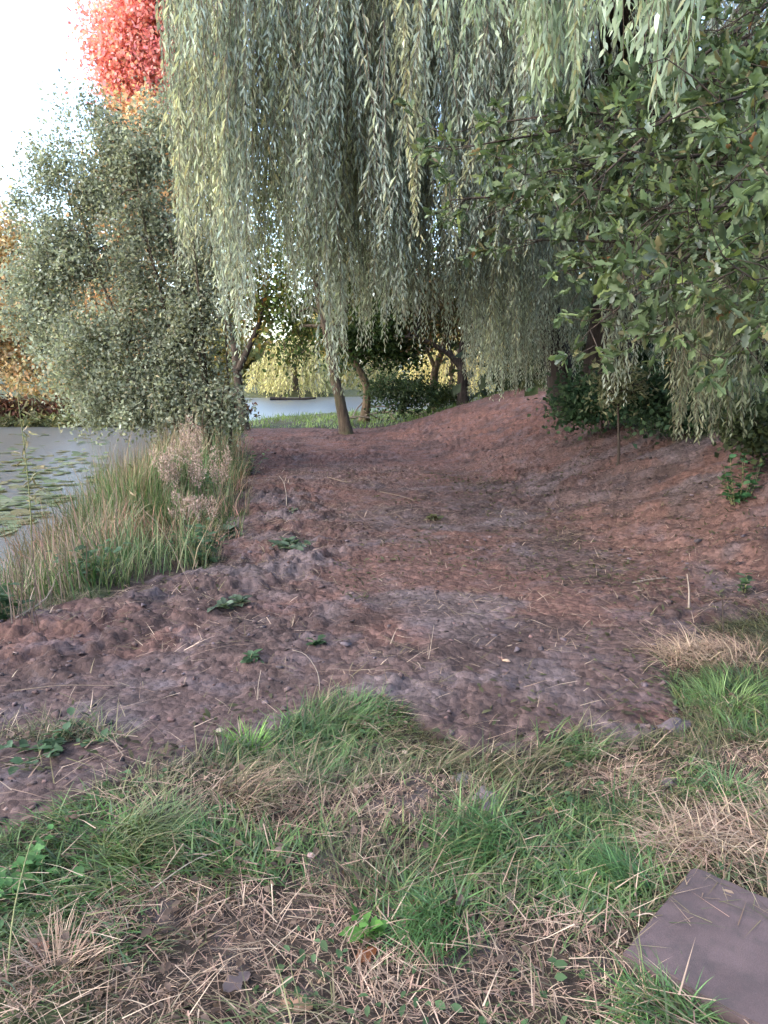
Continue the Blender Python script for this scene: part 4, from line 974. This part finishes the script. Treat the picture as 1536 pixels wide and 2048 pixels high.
# pink feathery plumes and dead umbel at the verge
def plume(px, py, top_px, top_py, Y, label):
    b = np.array([P(px, py, Y)[0], Y, 0]); b[2] = float(zat(b[0:1], b[1:2])[0]); e = P(top_px, top_py, Y)
    root = empty('reed_plume', b, label, 'reed'); st, fl = MB(), MB()
    for k in range(7):
        q = e + rng.normal(0, .08, 3) + [0.05 * k - .15, 0, -.06 * rng.random() * 4]; s = b + np.array([rng.normal(0, .1), rng.normal(0, .1), 0])
        pts = catmull([s, (s + q) / 2 + rng.normal(0, .03, 3), q], 9); V, Fm = tube_tri(pts - b, np.linspace(.005, .002, 9), 3); st.add(V, Fm)
        n = 110; t_ = .62 + .38 * rng.random(n); pp = np.array([np.interp(t_, np.linspace(0, 1, 9), pts[:, d]) for d in range(3)]).T
        w = .045 * np.sin(np.clip((t_ - .6) / .4, 0, 1) * pi) ** .6 + .01
        pos = pp + norm(rng.standard_normal((n, 3))) * w[:, None]; a = norm(rng.standard_normal((n, 3)) * .7 + [0, 0, .8])
        leaves(fl, pos - b, a, rng.standard_normal((n, 3)), .035, .010, pal(n, [((.34, .25, .205), 3), ((.27, .19, .15), 2), ((.43, .33, .28), 1)], .15), T_DIAMOND)
    tag(st.build('stems', M_TWIG, root), kind='stuff'); tag(fl.build('seed_heads', M_STRAW, root), kind='stuff')
plume(400, 1000, 368, 843, 9.2, 'tall pink feathery plumes standing highest on the left verge')
plume(430, 1020, 415, 905, 8.6, 'pinkish feathery plumes leaning over the green weed by the track')
plume(350, 1050, 330, 885, 8.4, 'tan pink plumes behind the brown dock stems')
plume(410, 1090, 375, 965, 7.6, 'brown rusty dock plumes at the verge edge near the track')
def stalk(px, base_py, top, Y, label, n=26):
    b = np.array([P(px, base_py, Y)[0], Y, 0]); b[2] = float(zat(b[0:1], b[1:2])[0]); e = P(*top, Y); root = empty('weed_stalk', b, label, 'weed'); st, lf = MB(), MB()
    pts = catmull([b, (b + e) / 2 + [.03, 0, 0], e], 12); V, Fm = tube_tri(pts - b, np.linspace(.007, .003, 12), 5); st.add(V, Fm); pos, ax = [], []
    for k in range(7):
        a = pts[5 + k % 7]; q = a + np.array([rng.normal(0, .12), rng.normal(0, .08), .10 + .1 * rng.random()]); V, Fm = tube_tri(catmull([a, (a + q) / 2 + [0, 0, .02], q], 5) - b, np.linspace(.003, .0015, 5), 3); st.add(V, Fm)
        for _ in range(n // 7): pos.append(a + (q - a) * rng.random() - b); ax.append(norm(rng.normal(0, 1, 3) + [0, 0, -.6]))
    leaves(lf, np.array(pos), np.array(ax), rng.standard_normal((len(pos), 3)), .08, .018, pal(len(pos), [((.20, .17, .09), 3), ((.14, .14, .07), 2), ((.30, .24, .16), 1)], .2), T_LANCE)
    st.build('stem', M_STEM, root); lf.build('leaves', M_STRAW, root)
stalk(62, 1120, (35, 790), 6.2, 'lone tall weed stalk in front of the pond at the left edge', 50)
stalk(330, 1140, (305, 770), 8.8, 'thin upright stem in front of the sallow leaves', 10)
stalk(258, 1170, (262, 975), 6.4, 'thin pale stem standing up from the verge grass', 12)

# ------------------------------------------------------------------ slab, lumps, stones, sticks, fallen leaves
sl = MB(); c0 = s0[:2]; zs = max(float(zat(np.array([c0[0] + e1[0] * u + e2[0] * v]), np.array([c0[1] + e1[1] * u + e2[1] * v]))[0]) for u in (.05, .3) for v in (.05, .3)) - .005
import bmesh
bm = bmesh.new(); bmesh.ops.create_cube(bm, size=1)
for v in bm.verts: v.co = ((v.co.x + .5) * SU, (v.co.y + .5) * SZ, v.co.z * .045)
bmesh.ops.bevel(bm, geom=bm.edges[:], offset=.005, segments=2, affect='EDGES')
bmesh.ops.subdivide_edges(bm, edges=[e for e in bm.edges if e.calc_length() > .2], cuts=24, use_grid_fill=True)
for v in bm.verts:
    p = v.co; k = float(vnoise(np.array([p.x * 40]), np.array([p.y * 40 + p.z * 30]), 3)[0]) - .5
    ed = min(p.x, SU - p.x, p.y, SZ - p.y); p.z += k * .0012 - (.004 * max(0, k) if ed < .01 else 0)
    if ed < .012: p.x += k * .006; p.y += k * .006
me = bpy.data.meshes.new('paving_slab'); bm.to_mesh(me); bm.free()
def slab_mat():
    m, nt, out = new_mat('slab_concrete'); tc = nd(nt, 'ShaderNodeTexCoord'); n1 = noise_tex(nt, 3.5, 5, .6, tc.outputs['Object']); n2 = noise_tex(nt, 260, 3, .7, tc.outputs['Object']); n3 = noise_tex(nt, 16, 5, .65, tc.outputs['Object'])
    c = mixc(nt, ramp(nt, n1, [(.35, 0.0), (.65, 1.0)]), (.046, .030, .0295), (.080, .054, .0535)); c = mixc(nt, 1.0, c, ramp(nt, n2, [(.3, .78), (.7, 1.2)]), 'MULTIPLY'); c = mixc(nt, ramp(nt, n3, [(.46, 0.0), (.66, .8)]), c, (.036, .027, .026))
    p = nd(nt, 'ShaderNodeBsdfPrincipled'); p.inputs['Roughness'].default_value = .8; nt.links.new(c, p.inputs['Base Color'])
    b = nd(nt, 'ShaderNodeBump'); b.inputs['Strength'].default_value = .35; b.inputs['Distance'].default_value = .004; nt.links.new(n2, b.inputs['Height']); nt.links.new(b.outputs[0], p.inputs['Normal']); nt.links.new(p.outputs[0], out.inputs['Surface']); return m
me.materials.append(slab_mat())
slab = link(bpy.data.objects.new('paving_slab', me)); ang = math.atan2(e1[1], e1[0])
flip = e1[0] * e2[1] - e1[1] * e2[0]
slab.location = (c0[0], c0[1], zs + .03)
if flip < 0: slab.location = (c0[0] + e2[0] * SZ, c0[1] + e2[1] * SZ, zs + .03)
slab.rotation_euler = (0, 0, ang)
tag(slab, 'flat mauve grey concrete slab lying in the bottom right corner', 'paving slab')

n = 46; u = rng.random(n) ** 1.6 * SU * .6; v = rng.random(n) ** 1.2 * SZ * .8; sw = rng.random(n) < .5; u, v = np.where(sw, u, v), np.where(sw, v, u)
mb = MB(); blades(mb, np.stack([c0[0] + e1[0] * u + e2[0] * v, c0[1] + e1[1] * u + e2[1] * v, np.full(n, zs + .056)], 1), rng.random(n) * 6.28, rng.uniform(.03, .14, n), .003, rng.normal(1.5, .04, n), rng.normal(1.56, .05, n), pal(n, SCOL + OCOL, .2), 2)
tag(mb.build('straw_on_slab', M_STRAW), 'few dry stalks lying on the slab', kind='stuff')
def clod(name, label, cat, px, py, size, cols, seed, amp=.4):
    b = G(px, py); V, Fm = ICO3; V = lump(V, seed, amp) * np.array(size); V = V + .12 * min(size) * (vnoise(V[:, 0] * 60, V[:, 1] * 60 + V[:, 2] * 50, seed) - .5)[:, None]
    mb = MB(); mb.add(V, Fm, cols); o = mb.build(name, M_CLOD, None, True); o.location = b + np.array([0, 0, size[2] * .25]); o.rotation_euler = (0, 0, seed); return tag(o, label, cat)
clod('mud_lump', 'grey cracked lump of clay lying in the grass, centre right', 'mud lump', 975, 1610, (.055, .085, .03), (.125, .105, .112), 3)
clod('mud_lump', 'small grey clay piece beside the cracked lump', 'mud lump', 925, 1560, (.035, .03, .02), (.16, .145, .152), 4)
clod('mud_lump', 'dark ridge of clay at the end of the mud on the right', 'mud lump', 1345, 1460, (.09, .045, .03), (.10, .08, .088), 7)
clod('mud_lump', 'little dark clay lump in the straw above the slab', 'mud lump', 1340, 1570, (.03, .03, .02), (.075, .06, .062), 9)
clod('pebble', 'pale rounded stone at the foot of the grey clay lump', 'stone', 945, 1655, (.016, .014, .010), (.32, .27, .22), 2, .2)
clod('pebble', 'pinkish stone in the flattened grass, middle left of the foreground', 'stone', 622, 1712, (.014, .013, .010), (.42, .30, .28), 5, .2)
clod('pebble', 'small tan stone in the middle of the mud', 'stone', 1012, 1322, (.022, .014, .010), (.34, .24, .17), 6, .25)
clod('pebble', 'pale stone at the grass edge left of the clay', 'stone', 810, 1505, (.014, .012, .009), (.40, .33, .27), 8, .2)

def stick(label, pts, r, mat, name='twig', forks=()):
    pts = [np.asarray(p, float) for p in pts]; b = pts[0].copy(); mb = MB(); q = catmull(pts, 10); V, Fm = tube_tri(q - b, np.linspace(r, r * .45, 10), 6, .15, 2); mb.add(V, Fm)
    for t_, d, L in forks:
        a = q[int(t_ * 9)]; V, Fm = tube_tri(catmull([a, a + np.array(d) * L * .5 + [0, 0, .01], a + np.array(d) * L], 5) - b, np.linspace(r * .6, r * .25, 5), 5); mb.add(V, Fm)
    o = mb.build(name, mat, None, True); o.location = b; return tag(o, label, 'stick')
def on(px, py, up=.01): g_ = G(px, py); return g_ + np.array([0, 0, up])
g0 = on(573, 1012, -.02); stick('pale forked twig stuck upright in the mud by the left verge', [g0, P(572, 985, g0[1]), P(566, 962, g0[1]), P(558, 952, g0[1])], .006, M_PALE_TWIG, forks=((.6, (.3, 0, .9), .12),))
stick('long thin twig lying across the far track', [on(655, 955), on(700, 968, .02), on(735, 962, .03), on(748, 975)], .007, M_TWIG)
stick('thin twig lying on the mud right of the long one', [on(760, 985), on(800, 995, .02), on(830, 1003)], .006, M_TWIG)
stick('pale split stick on the bank foot at the right', [on(1265, 1168), on(1300, 1164, .02), on(1335, 1158)], .007, M_PALE_TWIG)
g0 = on(1378, 1215, -.02); stick('short cut stem standing in the mud at the foot of the bank', [g0, P(1378, 1180, g0[1]), P(1374, 1148, g0[1])], .007, M_PALE_TWIG)
g0 = on(1447, 1262, -.02); stick('dark thin stake standing behind the straw heap', [g0, P(1446, 1230, g0[1]), P(1445, 1195, g0[1])], .006, M_BARK)
g0 = on(856, 1318, -.02); stick('thin pale stalk rising from the middle of the mud', [g0, P(862, 1290, g0[1]), P(868, 1250, g0[1])], .0022, M_PALE_TWIG)
g0 = on(640, 1380, -.02); stick('bent dry stalk on the mud near the front grass', [g0, P(635, 1345, g0[1]), P(612, 1310, g0[1]), P(585, 1300, g0[1])], .003, M_PALE_TWIG)
g0 = on(515, 1400, -.02); stick('upright dry stalks standing at the mud left of the green tuft', [g0, P(516, 1375, g0[1]), P(522, 1340, g0[1])], .003, M_PALE_TWIG, forks=((.05, (-.15, .05, .9), .10), (.05, (.12, -.05, .9), .09)))
stick('long pale straw bent over the mud beside the dead stalks', [on(30, 1240), on(95, 1225, .10), on(120, 1190, .16), on(140, 1180, .14)], .005, M_PALE_TWIG)
stick('long dry stem lying flat across the mud at the left', [on(30, 1385), on(130, 1378, .02), on(260, 1378, .015)], .003, M_TWIG)
stick('thin bramble cane curving over the verge grass towards the mud', [on(210, 1010, .3), on(300, 1080, .25), on(390, 1200, .05)], .004, M_TWIG)
stick('thin green stem arching at the bottom left', [on(15, 1960), on(35, 1880, .10), on(70, 1780, .16), on(95, 1730, .15)], .003, M_STEM)
for label, a, b_ in (('long straw crossing the cut grass at bottom centre', (300, 1800), (480, 1710)), ('pale straight stalk at the left of the coarse straw pile', (1370, 1730), (1440, 1690)), ('pale stalk across the left corner of the slab', (1270, 1850), (1330, 1880))):
    stick(label, [on(*a, .03), on((a[0] + b_[0]) / 2, (a[1] + b_[1]) / 2, .06), on(*b_, .04)], .0022, M_PALE_TWIG)
bp = base(770, 24.3); root = empty('brush_pile', bp, 'pale cut branches piled beside the curved trunk', 'brush pile'); 
for k in range(16):
    mb = MB(); a = np.array([rng.normal(0, .6), rng.normal(0, .25), .05 + .5 * rng.random()]); d = norm(np.array([rng.normal(0, 1), rng.normal(0, .4), rng.normal(0, .25)])) * rng.uniform(.5, 1.1)
    V, Fm = tube_tri(catmull([a - d / 2, a + rng.normal(0, .04, 3), a + d / 2], 6), np.linspace(.028, .014, 6), 5); mb.add(V, Fm); mb.build('branch', M_PALE_TWIG, root, True)

stick('dark strip standing in for the shadowed bank edge below the far yellow willow', [P(540, 797, 54), P(585, 799, 54.3), P(632, 796, 54.6)], .16, M_BARK_DARK, 'bank_edge_shade', forks=((.3, (.3, 0, .6), .5), (.7, (-.2, .2, .6), .4)))  # dark tube added for the shadow along the far bank edge, no real log
def fallen(label, px, py, L, col, tmpl=T_OAK, up=.012):
    b = on(px, py, up); mb = MB(); a = rng.random() * 6.28
    leaves(mb, np.zeros((1, 3)), np.array([[cos(a), sin(a), .1]]), np.array([[.2, -.2, 1.]]), L, L * (1.0 if tmpl is T_OAK else .6), np.array([col]), tmpl); o = mb.build('fallen_leaf', M_LEAF); o.location = b; return tag(o, label, 'leaf')
fallen('pale mauve fallen oak leaf in the straw at bottom centre left', 500, 1955, .09, (.19, .145, .14))
fallen('russet fallen leaf below the lime green seedling', 752, 1905, .08, (.26, .10, .045))
fallen('tan fallen leaf near the bottom edge, centre left', 560, 2015, .09, (.30, .19, .13))
fallen('orange fallen leaf in the grass right of centre', 1118, 1632, .05, (.42, .22, .13))
fallen('grey green fallen leaf on trodden grass right of centre', 1115, 1700, .07, (.13, .15, .12), T_OVAL)
fallen('pale fallen leaf on mud near the grass edge', 430, 1470, .05, (.40, .33, .25), T_OVAL)
fallen('reddish dead leaf near the bottom left dead tuft', 70, 1890, .07, (.36, .19, .13))
fallen('tan dead leaf lying on the slab', 1470, 1830, .05, (.30, .22, .16), T_OVAL, .06)

# lily pads
def pad_mesh(k):
    n = 18; a = np.linspace(.18, 2 * pi - .18, n); r = 1 + .05 * np.sin(3 * a + k); V = np.concatenate([[[0, 0, 0]], np.stack([np.cos(a) * r, np.sin(a) * r, .05 * np.sin(2 * a + k) + .02], 1)])
    F_ = np.array([(0, i_, i_ + 1) for i_ in range(1, n)]); c = pal(1, [((.13, .17, .085), 2), ((.18, .20, .12), 2), ((.18, .16, .08), 1), ((.085, .11, .05), 1)], .1)
    o = mesh_obj('lily_pad', V, F_, M_LEAF, None, np.tile(c, (len(V), 1)), True); me = o.data; bpy.data.objects.remove(o); return me
pm = [pad_mesh(k) for k in range(7)]
cnt = 0
def too_near(x, y): return float(sdf_pond(np.array([x]), np.array([y]))[0]) > -.3
while cnt < 300:
    px = rng.uniform(-40, 215); py = rng.uniform(868, 1075)
    if 890 < py < 905 and rng.random() < .7: continue
    d = ray(px, py); q = np.array([0, 0, CAM_H]) + d * ((WATER_Z - CAM_H) / d[2])
    if too_near(q[0], q[1]): continue
    o = link(bpy.data.objects.new('lily_pad', pm[rng.integers(7)])); s = .07 + .09 * rng.random(); o.scale = (s, s, s); o.location = (q[0], q[1], WATER_Z + .006 + .012 * rng.random()); o.rotation_euler = (rng.normal(0, .08), rng.normal(0, .08), rng.random() * 6.28)
    tag(o, 'round lily pad floating on the pond at the left edge', 'lily pad', 'lily pads on the pond'); cnt += 1
